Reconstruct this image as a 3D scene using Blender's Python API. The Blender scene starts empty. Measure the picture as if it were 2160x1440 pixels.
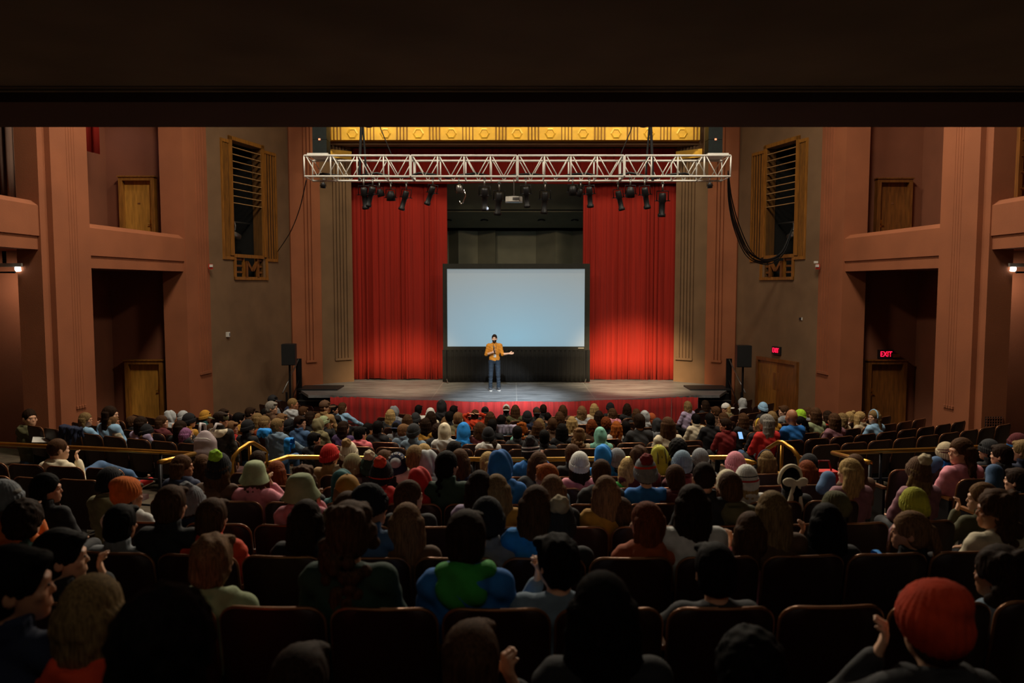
import bpy, bmesh, math, random
import numpy as np
from mathutils import Vector, Matrix
random.seed(7)
SC = bpy.context.scene
COL = SC.collection
R = math.radians
# ------------------------------------------------------------------ camera
F, CX, CY = 1620.0, 1080.0, 720.0
TILT = math.atan(116 / F)
ZC, XC = 4.32, -0.06                      # eye height above the floor at the stage, sideways offset from the hall axis
cam_d = bpy.data.cameras.new('camera'); cam = bpy.data.objects.new('camera', cam_d); COL.objects.link(cam)
cam.location = (XC, 0, ZC); cam.rotation_euler = (math.pi / 2 - TILT, 0, 0)
cam_d.sensor_width = 36; cam_d.lens = F / 2160 * 36; cam_d.clip_end = 200; cam_d.clip_start = .05
cam_d.dof.use_dof = True; cam_d.dof.focus_distance = 24; cam_d.dof.aperture_fstop = 2.2
SC.camera = cam
# ------------------------------------------------------------------ world, exposure
SC.view_settings.view_transform = 'Standard'; SC.view_settings.look = 'None'
SC.view_settings.gamma = 1; SC.view_settings.use_curve_mapping = False
SC.view_settings.exposure = 0.0
w = bpy.data.worlds.new('world'); SC.world = w; w.use_nodes = True
w.node_tree.nodes['Background'].inputs[0].default_value = (.01, .01, .01, 1)
w.node_tree.nodes['Background'].inputs[1].default_value = .2
try:
    SC.cycles.use_denoising = True
    SC.cycles.sample_clamp_indirect = 4
    SC.cycles.max_bounces = 4; SC.cycles.diffuse_bounces = 2; SC.cycles.glossy_bounces = 2; SC.cycles.transmission_bounces = 2
    SC.cycles.use_adaptive_sampling = True; SC.cycles.adaptive_threshold = .05
except Exception: pass
# ------------------------------------------------------------------ house lights (high in the hall, in front of the balcony) and an added fill under it
def area(name, loc, size, power, col, target=None, sy=None):
    l = bpy.data.lights.new(name, 'AREA'); l.energy = power; l.color = col; l.size = size
    if sy: l.shape = 'RECTANGLE'; l.size_y = sy
    o = bpy.data.objects.new(name, l); COL.objects.link(o); o.location = loc
    d = Vector(target or (loc[0], loc[1], 0)) - Vector(loc)
    o.rotation_euler = d.to_track_quat('-Z', 'Y').to_euler()
    return o
def spot(name, loc, target, power, col, angle, blend=.5, rad=.06):
    l = bpy.data.lights.new(name, 'SPOT'); l.energy = power; l.color = col; l.spot_size = R(angle); l.spot_blend = blend
    l.shadow_soft_size = rad
    o = bpy.data.objects.new(name, l); COL.objects.link(o); o.location = loc
    o.rotation_euler = (Vector(target) - Vector(loc)).to_track_quat('-Z', 'Y').to_euler()
    return o
HOUSE_P = 600; FRONT_P = 4600; UNDER_P = 13; SP_MAIN = 1250; SP_CUR = 8000; HEAD_P = 420
WARM = (1, .86, .66)
for hx in (-4.6, 4.6):
    area('house_light', (hx, 13.0, 12.6), 1.6, HOUSE_P, WARM, (hx * 1.2, 13.5, 0))
    area('house_light', (hx, 17.5, 12.6), 1.6, HOUSE_P * .4, WARM, (hx * 1.2, 16.5, 0))
    spot('house_spot', (hx * .8, 20.5, 11.6), (hx * .25, 4.5, 2.6), FRONT_P, WARM, 60, .9, .5)      # flood towards the seats
area('under_balcony_fill', (0, 1.0, 6.15), 6.0, UNDER_P, WARM, (0, 3.2, 2.0), 2.0)  # added soft fill for the backs in the near rows, no fixture there
# ------------------------------------------------------------------ projection helpers
_c, _s = math.cos(TILT), math.sin(TILT)
def ray(px, py):
    u, v = (px - CX) / F, (CY - py) / F
    return (u, _c + v * _s, -_s + v * _c)
def at(px, py, D):
    d = ray(px, py); k = D / d[1]
    return Vector((XC + d[0] * k, D, ZC + d[2] * k))
def atz(px, py, z):
    d = ray(px, py); k = (z - ZC) / d[2]
    return Vector((XC + d[0] * k, d[1] * k, z))
def onwall(px, py, A, B):
    """pixel -> (distance along the wall from A, height)"""
    d = ray(px, py); ax, ay = A; bx, by = B
    nx, ny = -(by - ay), bx - ax
    k = ((ax - XC) * nx + ay * ny) / (d[0] * nx + d[1] * ny)
    x, y = XC + d[0] * k, d[1] * k; L = math.hypot(bx - ax, by - ay)
    return ((x - ax) * (bx - ax) + (y - ay) * (by - ay)) / L, ZC + d[2] * k
# ------------------------------------------------------------------ materials
def lin(c):
    if isinstance(c, str): c = tuple(int(c[i:i + 2], 16) / 255 for i in (0, 2, 4))
    return tuple(x / 12.92 if x <= .04045 else ((x + .055) / 1.055) ** 2.4 for x in c)
_M = {}
def mat(name, col, rough=.7, metal=0, vary=.18, scale=8, bump=0, bscale=60, bdist=.02, stretch=None, emit=None, estr=0, sheen=0, spec=None, wave=None):
    if name in _M: return _M[name]
    m = bpy.data.materials.new(name); m.use_nodes = True; nt = m.node_tree; N = nt.nodes; L = nt.links
    b = N['Principled BSDF']; c = lin(col)
    b.inputs['Roughness'].default_value = rough; b.inputs['Metallic'].default_value = metal
    if spec is not None: b.inputs['Specular IOR Level'].default_value = spec
    if sheen: b.inputs['Sheen Weight'].default_value = sheen
    tc = N.new('ShaderNodeTexCoord'); mp = N.new('ShaderNodeMapping'); L.new(tc.outputs['Object'], mp.inputs[0])
    if stretch: mp.inputs['Scale'].default_value = stretch
    if vary:
        n = N.new('ShaderNodeTexNoise'); n.inputs['Scale'].default_value = scale; n.inputs['Detail'].default_value = 2
        L.new(mp.outputs[0], n.inputs['Vector'])
        r = N.new('ShaderNodeValToRGB'); r.color_ramp.elements[0].position = .3; r.color_ramp.elements[1].position = .7
        r.color_ramp.elements[0].color = (*[x * (1 - vary) for x in c], 1); r.color_ramp.elements[1].color = (*[min(1, x * (1 + vary)) for x in c], 1)
        L.new(n.outputs[0], r.inputs[0]); L.new(r.outputs[0], b.inputs['Base Color'])
    else: b.inputs['Base Color'].default_value = (*c, 1)
    if bump:
        if wave:
            n2 = N.new('ShaderNodeTexWave'); n2.wave_type = 'BANDS'; n2.bands_direction = wave; n2.inputs['Scale'].default_value = bscale; n2.inputs['Distortion'].default_value = 1.5
        else:
            n2 = N.new('ShaderNodeTexNoise'); n2.inputs['Scale'].default_value = bscale; n2.inputs['Detail'].default_value = 2
        L.new(mp.outputs[0], n2.inputs['Vector'])
        bp = N.new('ShaderNodeBump'); bp.inputs['Strength'].default_value = bump; bp.inputs['Distance'].default_value = bdist
        L.new(n2.outputs[0 if not wave else 1], bp.inputs['Height']); L.new(bp.outputs[0], b.inputs['Normal'])
    if emit is not None:
        b.inputs['Emission Color'].default_value = (*lin(emit), 1); b.inputs['Emission Strength'].default_value = estr
    _M[name] = m
    return m
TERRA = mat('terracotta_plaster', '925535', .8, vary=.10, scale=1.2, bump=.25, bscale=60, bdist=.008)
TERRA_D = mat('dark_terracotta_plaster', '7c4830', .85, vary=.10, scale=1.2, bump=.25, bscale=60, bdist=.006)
TAUPE = mat('taupe_plaster', '74593f', .85, vary=.12, scale=1.5, bump=.3, bscale=70, bdist=.006)
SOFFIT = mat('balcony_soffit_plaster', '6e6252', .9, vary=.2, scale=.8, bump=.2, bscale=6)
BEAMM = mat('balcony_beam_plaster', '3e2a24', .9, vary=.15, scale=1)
DOORW = mat('amber_door_wood', 'b07c30', .5, vary=.25, scale=5, stretch=(4, 4, .5))
WOOD = mat('varnished_wood', '8a5a22', .45, vary=.30, scale=5, stretch=(4, 4, .5), bump=.1, bscale=20)
DWOOD = mat('dark_varnished_wood', '6f4218', .45, vary=.35, scale=5, stretch=(4, 4, .5))
GOLD = mat('gold_leaf', 'e2b03c', .5, .1, vary=.15, scale=3)
GOLD2 = mat('gold_leaf_shadow_line', '8a5f1c', .5, .3, vary=.1)
BRASS = mat('brass', 'b98a3a', .28, .9, vary=.1)
BLACKM = mat('black_metal', '16161a', .45, .4, vary=.1)
BLACKP = mat('black_plastic', '14161a', .55, 0, vary=.1)
BLACKCL = mat('black_cloth', '0b0c0d', .9, vary=.3, scale=3, stretch=(6, 1, .3))
WHITEM = mat('white_painted_aluminium', 'e4e4de', .45, .0, vary=.05)
WHITEP = mat('white_plastic', 'd8d6cf', .5, vary=.04)
REDCUR = mat('red_velvet', '921502', .9, vary=.16, scale=2, stretch=(8, 1, .25), bump=.15, bscale=30)
REDSK = mat('red_skirt_cloth', '9b1512', .85, vary=.25, scale=3, stretch=(6, 1, .3), sheen=.2)
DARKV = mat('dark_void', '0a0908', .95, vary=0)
CARPET = mat('worn_carpet', '4d4334', .95, vary=.35, scale=6, bump=.3, bscale=200)
SEATM = mat('maroon_seat_shell', '2b100b', .5, vary=.2, scale=5, bump=.05, bscale=40)
SEATC = mat('maroon_seat_fabric', '35100d', .9, vary=.25, scale=12)
TRIMM = mat('worn_bronze_trim', '8d6040', .30, .55, vary=.25, scale=10)
STEEL = mat('dull_steel', '8a8a88', .35, .8, vary=.1)
CHROME = mat('bright_chrome', 'e8e8e8', .12, 1, vary=0)
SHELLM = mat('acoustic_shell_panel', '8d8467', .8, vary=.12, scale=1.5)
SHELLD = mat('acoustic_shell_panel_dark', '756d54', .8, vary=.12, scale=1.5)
EXITM = mat('exit_red_glow', 'ff1030', .5, vary=0, emit='ff1238', estr=3.2)
# ------------------------------------------------------------------ mesh builder
class MB:
    def __init__(s): s.v = []; s.f = []
    def add(s, vs, fs):
        o = len(s.v); s.v += [tuple(v) for v in vs]; s.f += [tuple(i + o for i in f) for f in fs]; return s
    def box(s, c, d, rz=0, M=None):
        x, y, z = (k / 2 for k in d); P = []
        for a in (-x, x):
            for b in (-y, y):
                for e in (-z, z): P.append(Vector((a, b, e)))
        if M is not None: P = [M @ p for p in P]
        elif rz:
            q = Matrix.Rotation(rz, 3, 'Z'); P = [q @ p for p in P]
        return s.add([p + Vector(c) for p in P], [(0, 1, 3, 2), (4, 6, 7, 5), (0, 4, 5, 1), (2, 3, 7, 6), (0, 2, 6, 4), (1, 5, 7, 3)])
    def prism(s, poly, z0, z1):
        n = len(poly)
        return s.add([(x, y, z0) for x, y in poly] + [(x, y, z1) for x, y in poly],
                     [tuple(range(n))[::-1], tuple(range(n, 2 * n))] + [(i, (i + 1) % n, n + (i + 1) % n, n + i) for i in range(n)])
    def extr(s, prof, A, B):
        """profile [(n,z)] extruded between plan points A,B; n measured to the left normal of A->B"""
        d = Vector((B[0] - A[0], B[1] - A[1])).normalized(); nx, ny = -d.y, d.x; n = len(prof)
        vs = [(P[0] + nx * a, P[1] + ny * a, z) for P in (A, B) for a, z in prof]
        return s.add(vs, [tuple(range(n)), tuple(range(n, 2 * n))[::-1]] + [(i, n + i, n + (i + 1) % n, (i + 1) % n) for i in range(n)])
    def tube(s, pts, r, n=8, cap=True):
        pts = [Vector(p) for p in pts]; rs = r if isinstance(r, (list, tuple)) else [r] * len(pts); rings = []; ref = None
        for i, p in enumerate(pts):
            t = (pts[min(i + 1, len(pts) - 1)] - pts[max(i - 1, 0)]).normalized()
            if ref is None: ref = t.orthogonal().normalized()
            ref = (ref - t * ref.dot(t)).normalized(); b = t.cross(ref)
            rings.append([p + (ref * math.cos(2 * math.pi * k / n) + b * math.sin(2 * math.pi * k / n)) * rs[i] for k in range(n)])
        fs = [(i * n + k, i * n + (k + 1) % n, (i + 1) * n + (k + 1) % n, (i + 1) * n + k) for i in range(len(pts) - 1) for k in range(n)]
        if cap: fs += [tuple(range(n))[::-1], tuple(range((len(pts) - 1) * n, len(pts) * n))]
        return s.add([v for q in rings for v in q], fs)
    def lathe(s, prof, n=20, c=(0, 0, 0), M=None):
        vs = []; m = len(prof)
        for k in range(n):
            a = 2 * math.pi * k / n
            for r, z in prof:
                p = Vector((r * math.cos(a), r * math.sin(a), z))
                vs.append((M @ p if M is not None else p) + Vector(c))
        fs = [(k * m + j, ((k + 1) % n) * m + j, ((k + 1) % n) * m + j + 1, k * m + j + 1) for k in range(n) for j in range(m - 1)]
        return s.add(vs, fs)
    def sheet(s, f, nu, nv, thick=None):
        vs = [f(i / nu, j / nv) for j in range(nv + 1) for i in range(nu + 1)]
        return s.add(vs, [(j * (nu + 1) + i, j * (nu + 1) + i + 1, (j + 1) * (nu + 1) + i + 1, (j + 1) * (nu + 1) + i) for j in range(nv) for i in range(nu)])
    def mesh(s, name, smooth=False):
        bm = bmesh.new(); vv = [bm.verts.new(v) for v in s.v]
        for f in s.f:
            try: bm.faces.new([vv[i] for i in f])
            except ValueError: pass
        bmesh.ops.remove_doubles(bm, verts=bm.verts, dist=1e-5)
        bmesh.ops.recalc_face_normals(bm, faces=bm.faces)
        me = bpy.data.meshes.new(name); bm.to_mesh(me); bm.free()
        if smooth: me.polygons.foreach_set('use_smooth', [True] * len(me.polygons))
        return me
    def build(s, name, m, parent=None, smooth=False, **kw):
        return put(name, s.mesh(name, smooth), m, parent, **kw)
def put(name, me, m, parent=None, loc=None, rot=None, scale=None, **props):
    o = bpy.data.objects.new(name, me); COL.objects.link(o)
    if me is not None and m is not None:
        if not me.materials: me.materials.append(m)
        elif me.materials[0] != m:
            o.material_slots[0].link = 'OBJECT'; o.material_slots[0].material = m
    if parent: o.parent = parent
    if loc is not None: o.location = loc
    if rot is not None: o.rotation_euler = rot
    if scale is not None: o.scale = scale
    for k, v in props.items(): o[k] = v
    return o
def empty(name, loc=(0, 0, 0), rz=0, **props):
    o = bpy.data.objects.new(name, None); COL.objects.link(o); o.location = loc; o.rotation_euler = (0, 0, rz); o.empty_display_size = .1
    for k, v in props.items(): o[k] = v
    return o
def text_mesh(body, size, depth=.004):
    cu = bpy.data.curves.new('lettering', 'FONT'); cu.body = body; cu.size = size; cu.extrude = depth; cu.align_x = 'CENTER'; cu.align_y = 'CENTER'; cu.resolution_u = 3
    o = bpy.data.objects.new('lettering_source', cu); COL.objects.link(o)
    dg = bpy.context.evaluated_depsgraph_get(); me = bpy.data.meshes.new_from_object(o.evaluated_get(dg))
    bpy.data.objects.remove(o); bpy.data.curves.remove(cu); return me
ST = dict(kind='structure')
# ------------------------------------------------------------------ floor form: dished slope, rows are arcs round the stage
def yc_at(y): return 38 - 10 * min(1, max(0, (y - 9.5) / 2.5))
def de_at(x, y):
    yc = yc_at(y); return yc - math.hypot(x, yc - y) if y < yc else y
def drop(de):
    return 1.887 + .126 * de if de < 15 else min(ZC, 3.777 + .0724 * (de - 15))
def floor_z(x, y): return ZC - drop(de_at(x, y)) if y < 22.4 else 0.0
def arc(de, x):
    """plan point and facing angle on the row arc de at sideways x"""
    yc = 38 if de < 10.3 else 28
    r = yc - de; th = math.asin(max(-1, min(1, x / r)))
    return r * math.sin(th), yc - r * math.cos(th), th
m = MB(); NX, NY = 60, 76
m.sheet(lambda u, v: (-12 + 24 * u, -3.5 + 26.5 * v, floor_z(-12 + 24 * u, -3.5 + 26.5 * v)), NX, NY)
m.build('floor', CARPET, smooth=True, label='worn brown carpet floor sloping down to the stage', **ST)
# ------------------------------------------------------------------ balcony over the camera
zb = at(1080, 268, 9.0).z
m = MB()
m.box((0, 8.4, zb + .6), (24, 1.2, 1.2))
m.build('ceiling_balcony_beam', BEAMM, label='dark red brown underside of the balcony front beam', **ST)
m = MB(); zs = zb + .11
m.sheet(lambda u, v: (-12 + 24 * u, -3.5 + 11.3 * v, zs + .10 * (1 - v)), 4, 4); m.box((0, 2.2, zs + .7), (24, 11.4, 1.0))
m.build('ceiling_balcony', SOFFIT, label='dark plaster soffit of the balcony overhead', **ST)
m = MB(); m.box((0, 7.72, zs - .012), (24, .05, .03)); m.box((0, 7.63, zs - .005), (24, .03, .02))
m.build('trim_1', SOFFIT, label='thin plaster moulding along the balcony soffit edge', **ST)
m = MB(); m.box((0, -3.6, 3), (24, .2, 9)); m.build('wall_back', TERRA_D, label='rear wall of the auditorium behind the camera', **ST)
m = MB(); m.box((0, 16, 13.6), (26, 34, .3)); m.build('ceiling', TAUPE, label='high ceiling of the hall above the balcony', **ST)
# ------------------------------------------------------------------ side walls: piers, alcoves, parapets (mirrored pair)
ZT = 13.5
def P2(sx, pts): return [(sx * x, y) for x, y in pts]
A_SP, B_SP = (8.45, 21.4), (7.34, 25.4)
for sx, side in ((-1, 'left'), (1, 'right')):
    sd = 'left' if sx < 0 else 'exit-sign'
    who = 'opposite the exit signs' if sx < 0 else 'on the exit-sign side'
    # wall under the balcony
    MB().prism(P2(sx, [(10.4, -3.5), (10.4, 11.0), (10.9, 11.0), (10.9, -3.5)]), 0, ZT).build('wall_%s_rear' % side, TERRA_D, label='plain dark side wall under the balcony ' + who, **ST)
    # pier 1
    MB().prism(P2(sx, [(9.20, 15.0), (9.19, 15.22), (9.08, 15.22), (8.95, 16.3), (9.35, 16.35), (9.68, 16.3), (9.68, 15.0)]), 0, ZT).build('wall_%s_pier_wide' % side, TERRA, label='wide terracotta pier between the two side boxes ' + who, **ST)
    pr = bpy.data.objects['wall_%s_pier_wide' % side]
    for k in range(4):                    # shallow fluting on its face, stopped by a sill near the floor
        t = .42 + .07 * k; x = 9.08 + (8.95 - 9.08) * t; y = 15.22 + 1.08 * t
        MB().prism(P2(sx, [(x - .006, y), (x - .006, y + .03), (x + .03, y + .03), (x + .03, y)]), 1.85, ZT).build('flute', TERRA, pr)
        MB().prism(P2(sx, [(x - .03, y - .015), (x - .03, y + .05), (x + .02, y + .05), (x + .02, y - .015)]), 1.80, 1.86).build('flute_stop', TERRA, pr)
    # pier 2
    MB().prism(P2(sx, [(8.56, 20.1), (8.45, 21.4), (9.2, 21.5), (9.17, 20.1)]), 0, ZT).build('wall_%s_pier_narrow' % side, TERRA, label='fluted terracotta pier beside the taupe grille wall ' + who, **ST)
    pr = bpy.data.objects['wall_%s_pier_narrow' % side]
    for k in range(4):
        t = .48 + .11 * k; x = 8.56 - .11 * t; y = 20.1 + 1.3 * t
        MB().prism(P2(sx, [(x - .03, y), (x - .03, y + .075), (x + .03, y + .075), (x + .03, y)]), 2.0, ZT).build('flute', TERRA, pr)
    MB().prism(P2(sx, [(8.56 - .11 * .45 - .05, 20.1 + 1.3 * .45), (8.56 - .11 * .92 - .05, 20.1 + 1.3 * .92), (8.56, 20.1 + 1.3 * .92), (8.56, 20.1 + 1.3 * .45)]), 1.93, 2.0).build('flute_stop', TERRA, pr)
    # alcove walls
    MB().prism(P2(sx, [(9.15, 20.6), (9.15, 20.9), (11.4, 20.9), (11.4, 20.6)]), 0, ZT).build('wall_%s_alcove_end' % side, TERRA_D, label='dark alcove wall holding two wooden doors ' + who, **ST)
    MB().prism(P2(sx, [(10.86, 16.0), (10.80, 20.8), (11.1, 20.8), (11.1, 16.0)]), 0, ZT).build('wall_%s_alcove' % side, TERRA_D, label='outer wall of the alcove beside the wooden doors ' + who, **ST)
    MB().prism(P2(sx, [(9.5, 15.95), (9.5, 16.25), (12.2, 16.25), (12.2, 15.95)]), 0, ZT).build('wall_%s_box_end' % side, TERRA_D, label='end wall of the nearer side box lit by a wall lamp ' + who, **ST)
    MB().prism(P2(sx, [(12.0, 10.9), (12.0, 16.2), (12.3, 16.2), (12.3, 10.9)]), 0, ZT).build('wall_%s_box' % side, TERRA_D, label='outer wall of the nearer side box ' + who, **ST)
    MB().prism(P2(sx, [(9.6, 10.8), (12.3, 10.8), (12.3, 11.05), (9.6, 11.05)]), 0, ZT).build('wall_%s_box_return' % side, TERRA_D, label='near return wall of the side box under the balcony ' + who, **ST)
    # parapets
    z0, z1, z2 = at(180, 565, 16.3).z, at(180, 539, 16.3).z, at(177, 480, 16.3).z; z3 = z2 + .10
    def para(nm, lab, A, B, dz):
        q = [(0, z0 + dz), (0, z1 + dz), (.035, z1 + .004 + dz), (.035, z2 + dz), (-.10, z3 + dz), (-.32, z3 + dz), (-.32, z0 + dz)]
        A = (sx * A[0], A[1]); B = (sx * B[0], B[1])
        if sx > 0: q = q
        else: q = [(-a, z) for a, z in q]
        MB().extr(q, A, B).build(nm, TERRA, label=lab, **ST)
    para('wall_%s_parapet' % side, 'sloped-cap terracotta parapet of the far side box ' + who, (9.02, 16.2), (8.62, 20.15), 0)
    para('wall_%s_parapet_near' % side, 'terracotta parapet of the near side box ' + who, (9.27, 11.0), (9.26, 15.05), at(92, 526, 15).z - z0)
    MB().prism(P2(sx, [(9.2, 16.2), (8.9, 20.7), (10.9, 20.7), (10.9, 16.2)]), z0 + .02, z0 + .25).build('floor_%s_box' % side, TERRA_D, label='slab under the far side box ' + who, **ST)
    dz = at(92, 526, 15).z - z0
    MB().prism(P2(sx, [(9.5, 11.0), (9.45, 16.0), (12.1, 16.0), (12.1, 11.0)]), z0 + .02 + dz, z0 + .25 + dz).build('floor_%s_box_near' % side, TERRA_D, label='slab under the near side box ' + who, **ST)
    # splay wall with window opening: s along the wall, z
    A, B = (sx * A_SP[0], A_SP[1]), (sx * B_SP[0], B_SP[1]); LS = math.hypot(B[0] - A[0], B[1] - A[1])
    def SP(s, n=0):      # plan point at s along, n into the hall
        ux, uy = (B[0] - A[0]) / LS, (B[1] - A[1]) / LS
        nx, ny = (uy, -ux) if sx < 0 else (-uy, ux)
        return (A[0] + ux * s + nx * n, A[1] + uy * s + ny * n)
    def slab(mb, s0, s1, za, zb_, n0, n1):
        mb.prism([SP(s0, n0), SP(s1, n0), SP(s1, n1), SP(s0, n1)], za, zb_)
    ow = lambda px, py: onwall(px, py, (-A_SP[0], A_SP[1]), (-B_SP[0], B_SP[1]))
    so0, so1 = ow(490, 420)[0], ow(551, 420)[0]; zo0 = ow(520, 537)[1]; zo1 = ow(520, 305)[1]
    zm0 = ow(530, 584)[1]; sm0, sm1 = ow(497, 565)[0], ow(560, 565)[0]
    mb = MB()
    slab(mb, 0, so0, 0, ZT, -.3, 0); slab(mb, so1, LS, 0, ZT, -.3, 0); slab(mb, so0, so1, 0, zm0, -.3, 0); slab(mb, so0, so1, zo1, ZT, -.3, 0)
    ws = mb.build('wall_%s_splay' % side, TAUPE, label='taupe splay wall with the tall wooden grille ' + who, **ST)
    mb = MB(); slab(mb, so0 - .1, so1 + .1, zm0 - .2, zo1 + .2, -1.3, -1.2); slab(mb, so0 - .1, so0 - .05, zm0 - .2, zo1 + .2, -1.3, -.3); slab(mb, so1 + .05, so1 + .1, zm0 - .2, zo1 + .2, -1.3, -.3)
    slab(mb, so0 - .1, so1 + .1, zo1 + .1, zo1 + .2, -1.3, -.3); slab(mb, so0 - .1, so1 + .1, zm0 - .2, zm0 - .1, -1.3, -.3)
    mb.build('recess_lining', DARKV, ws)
    # grille window
    wn = empty('window_%d' % (1 if sx < 0 else 2), label='tall stepped wooden grille with louvre slats and letter emblem ' + who, **ST)
    zf1 = ow(475, 540)[1]; zt_f = ow(475, 300)[1]; sl0, sr1 = ow(469, 420)[0], ow(580, 420)[0]
    b = .09
    mb = MB()                              # outer stepped frame
    slab(mb, sl0 - b * .6, sl0, zf1 - b, zt_f + b, 0, .04); slab(mb, sr1, sr1 + b * .6, zf1 - b, zt_f + b, 0, .04)
    slab(mb, sl0, so0 - .1, zt_f, zt_f + b, 0, .04); slab(mb, so1 + .1, sr1, zt_f, zt_f + b, 0, .04)
    slab(mb, sl0, sm0 - b, zf1 - b, zf1, 0, .04); slab(mb, sm1 + b, sr1, zf1 - b, zf1, 0, .04)
    slab(mb, so0 - .15, so0 - .01, zo0 - .05, zo1 + .1, 0, .05); slab(mb, so1 + .01, so1 + .15, zo0 - .05, zo1 + .1, 0, .05)
    slab(mb, so0 - .15, so1 + .15, zo1, zo1 + .11, 0, .05)
    slab(mb, sm0 - b, sm0, zm0 - b, zf1, 0, .04); slab(mb, sm1, sm1 + b, zm0 - b, zf1, 0, .04); slab(mb, sm0 - b, sm1 + b, zm0 - b, zm0, 0, .05)
    slab(mb, so0 - .03, so1 + .03, zo0 - .1, zo0, -.05, .05)
    mb.build('window_frame', WOOD, wn)
    mb = MB(); slab(mb, so0 - .03, so0, zm0, zo1, -.3, .0); slab(mb, so1, so1 + .03, zm0, zo1, -.3, 0); mb.build('window_reveal', WOOD, wn)
    mb = MB(); slab(mb, sl0, so0 - .1, zf1, zt_f, 0, .004); slab(mb, so1 + .1, sr1, zf1, zt_f, 0, .004); mb.build('flank_panel', mat('deep_brown_wood', '3a2410', .6), wn)
    for a0, a1 in ((sl0, so0 - .17), (so1 + .17, sr1)):
        for k in range(4):
            sp_ = (a1 - a0) / 4.2; s_ = a0 + sp_ * (k + .6); mb = MB(); slab(mb, s_ - sp_ * .2, s_ + sp_ * .2, zf1, zt_f, .004, .022); mb.build('bar', WOOD, wn)
    for k in range(9):
        zk = ow(520, 318.5 + 14.2 * k)[1]; mb = MB(); slab(mb, so0, so1, zk - .008, zk + .012, -.05, .02); mb.build('slat', mat('pale_lit_wood', 'b08a5a', .5), wn)  # slats paler than the frame: their lit look is put into the colour
    for a0, a1 in ((sm0, sm0 + (sm1 - sm0) * .25), (sm1 - (sm1 - sm0) * .25, sm1)):
        for k in range(3):
            zk = zm0 + (zo0 - zm0) * (k + .6) / 3.6; mb = MB(); slab(mb, a0, a1, zk, zk + .06, -.10, -.03); mb.build('cross_bar', DWOOD, wn)
    for f_ in (.27, .73):
        s_ = sm0 + (sm1 - sm0) * f_; mb = MB(); slab(mb, s_ - .02, s_ + .02, zm0, zo0 - .1, -.06, .01); mb.build('upright', WOOD, wn)
    # letter emblem
    h_ = (zo0 - zm0) * .72; c_ = (sm0 + sm1) / 2; ww = (sm1 - sm0) * .19; mb = MB()
    def slant(s0, s1, za, zb_, t):
        p = [SP(s0 - t, .0), SP(s0 + t, .0), SP(s1 + t, .0), SP(s1 - t, .0)]; q = [SP(s0 - t, .07), SP(s0 + t, .07), SP(s1 + t, .07), SP(s1 - t, .07)]
        zz = (za, za, zb_, zb_)
        mb.add([(*p[i], zz[i]) for i in range(4)] + [(*q[i], zz[i]) for i in range(4)], [(0, 1, 2, 3), (4, 7, 6, 5), (0, 4, 5, 1), (1, 5, 6, 2), (2, 6, 7, 3), (3, 7, 4, 0)])
    slab(mb, c_ - ww - .045, c_ - ww + .045, zm0, zm0 + h_, 0, .07); slab(mb, c_ + ww - .045, c_ + ww + .045, zm0, zm0 + h_, 0, .07)
    slant(c_, c_ - ww, zm0 + h_ * .35, zm0 + h_, .06); slant(c_, c_ + ww, zm0 + h_ * .35, zm0 + h_, .06)
    mb.build('letter_emblem', DWOOD, wn)
    # pipe and lamp inside the grille
    zp = ow(520, 467)[1]; t = empty('window_spotlight', (*SP((so0 + so1) / 2, -.45), zp), label='grey spotlight clamped to a pipe inside the grille ' + who, category='spotlight')
    d = Vector((*SP(so1, 0), 0)) - Vector((*SP(so0, 0), 0)); d = d.normalized() * (so1 - so0) * .52
    MB().tube([-d, d], .025).build('pipe', STEEL, t, smooth=True)
    MB().tube([(0, 0, 0), (.02, 0, -.12), (.0, 0, -.25)], .02).build('clamp', STEEL, t)
    MB().tube([d * -.35 + Vector((0, 0, -.30)), d * .3 + Vector((0, -.1, -.45))], [.09, .11], 12).build('lamp_body', STEEL, t, smooth=True)
    # pier 3 and jamb
    PA, PB, PC = (sx * 7.34, 25.4), (sx * 6.57, 26.1), (sx * 5.62, 26.8)
    def off(A, B, t, n):
        dx, dy = B[0] - A[0], B[1] - A[1]; L = math.hypot(dx, dy); nx, ny = (dy / L, -dx / L) if sx < 0 else (-dy / L, dx / L)
        return (A[0] + dx * t + nx * n, A[1] + dy * t + ny * n)
    pr = MB().prism([off(PA, PB, -.04, .10), off(PA, PB, 1, .10), off(PA, PB, 1, -.35), off(PA, PB, -.04, -.35)], 0, ZT).build('wall_%s_stage_pier' % side, TERRA, label='fluted terracotta pier next to the stage steps ' + who, **ST)
    for t in (.46, .58, .70):
        MB().prism([off(PA, PB, t - .035, .10), off(PA, PB, t + .035, .10), off(PA, PB, t + .035, .15), off(PA, PB, t - .035, .15)], 1.85, ZT).build('flute', TERRA, pr)
    MB().prism([off(PA, PB, .40, .10), off(PA, PB, .76, .10), off(PA, PB, .76, .17), off(PA, PB, .40, .17)], 1.78, 1.85).build('flute_stop', TERRA, pr)
    pr = MB().prism([off(PB, PC, 0, .04), off(PB, PC, 1, .04), off(PB, PC, 1, -.5), off(PB, PC, 0, -.5)], 0, ZT).build('wall_%s_jamb' % side, TAUPE, label='fluted taupe proscenium jamb beside the red curtain ' + who, **ST)
    for k in range(5):
        t = .44 + .1 * k
        MB().prism([off(PB, PC, t - .03, .04), off(PB, PC, t + .03, .04), off(PB, PC, t + .03, .10), off(PB, PC, t - .03, .10)], 1.85, ZT).build('flute', TAUPE, pr)
    MB().prism([off(PB, PC, .40, .04), off(PB, PC, .92, .04), off(PB, PC, .92, .12), off(PB, PC, .40, .12)], 1.78, 1.85).build('flute_stop', TAUPE, pr)
    # gold capital above the jamb
    c0, c1 = at(694, 312, 26.0), at(736, 336, 26.6)
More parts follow.
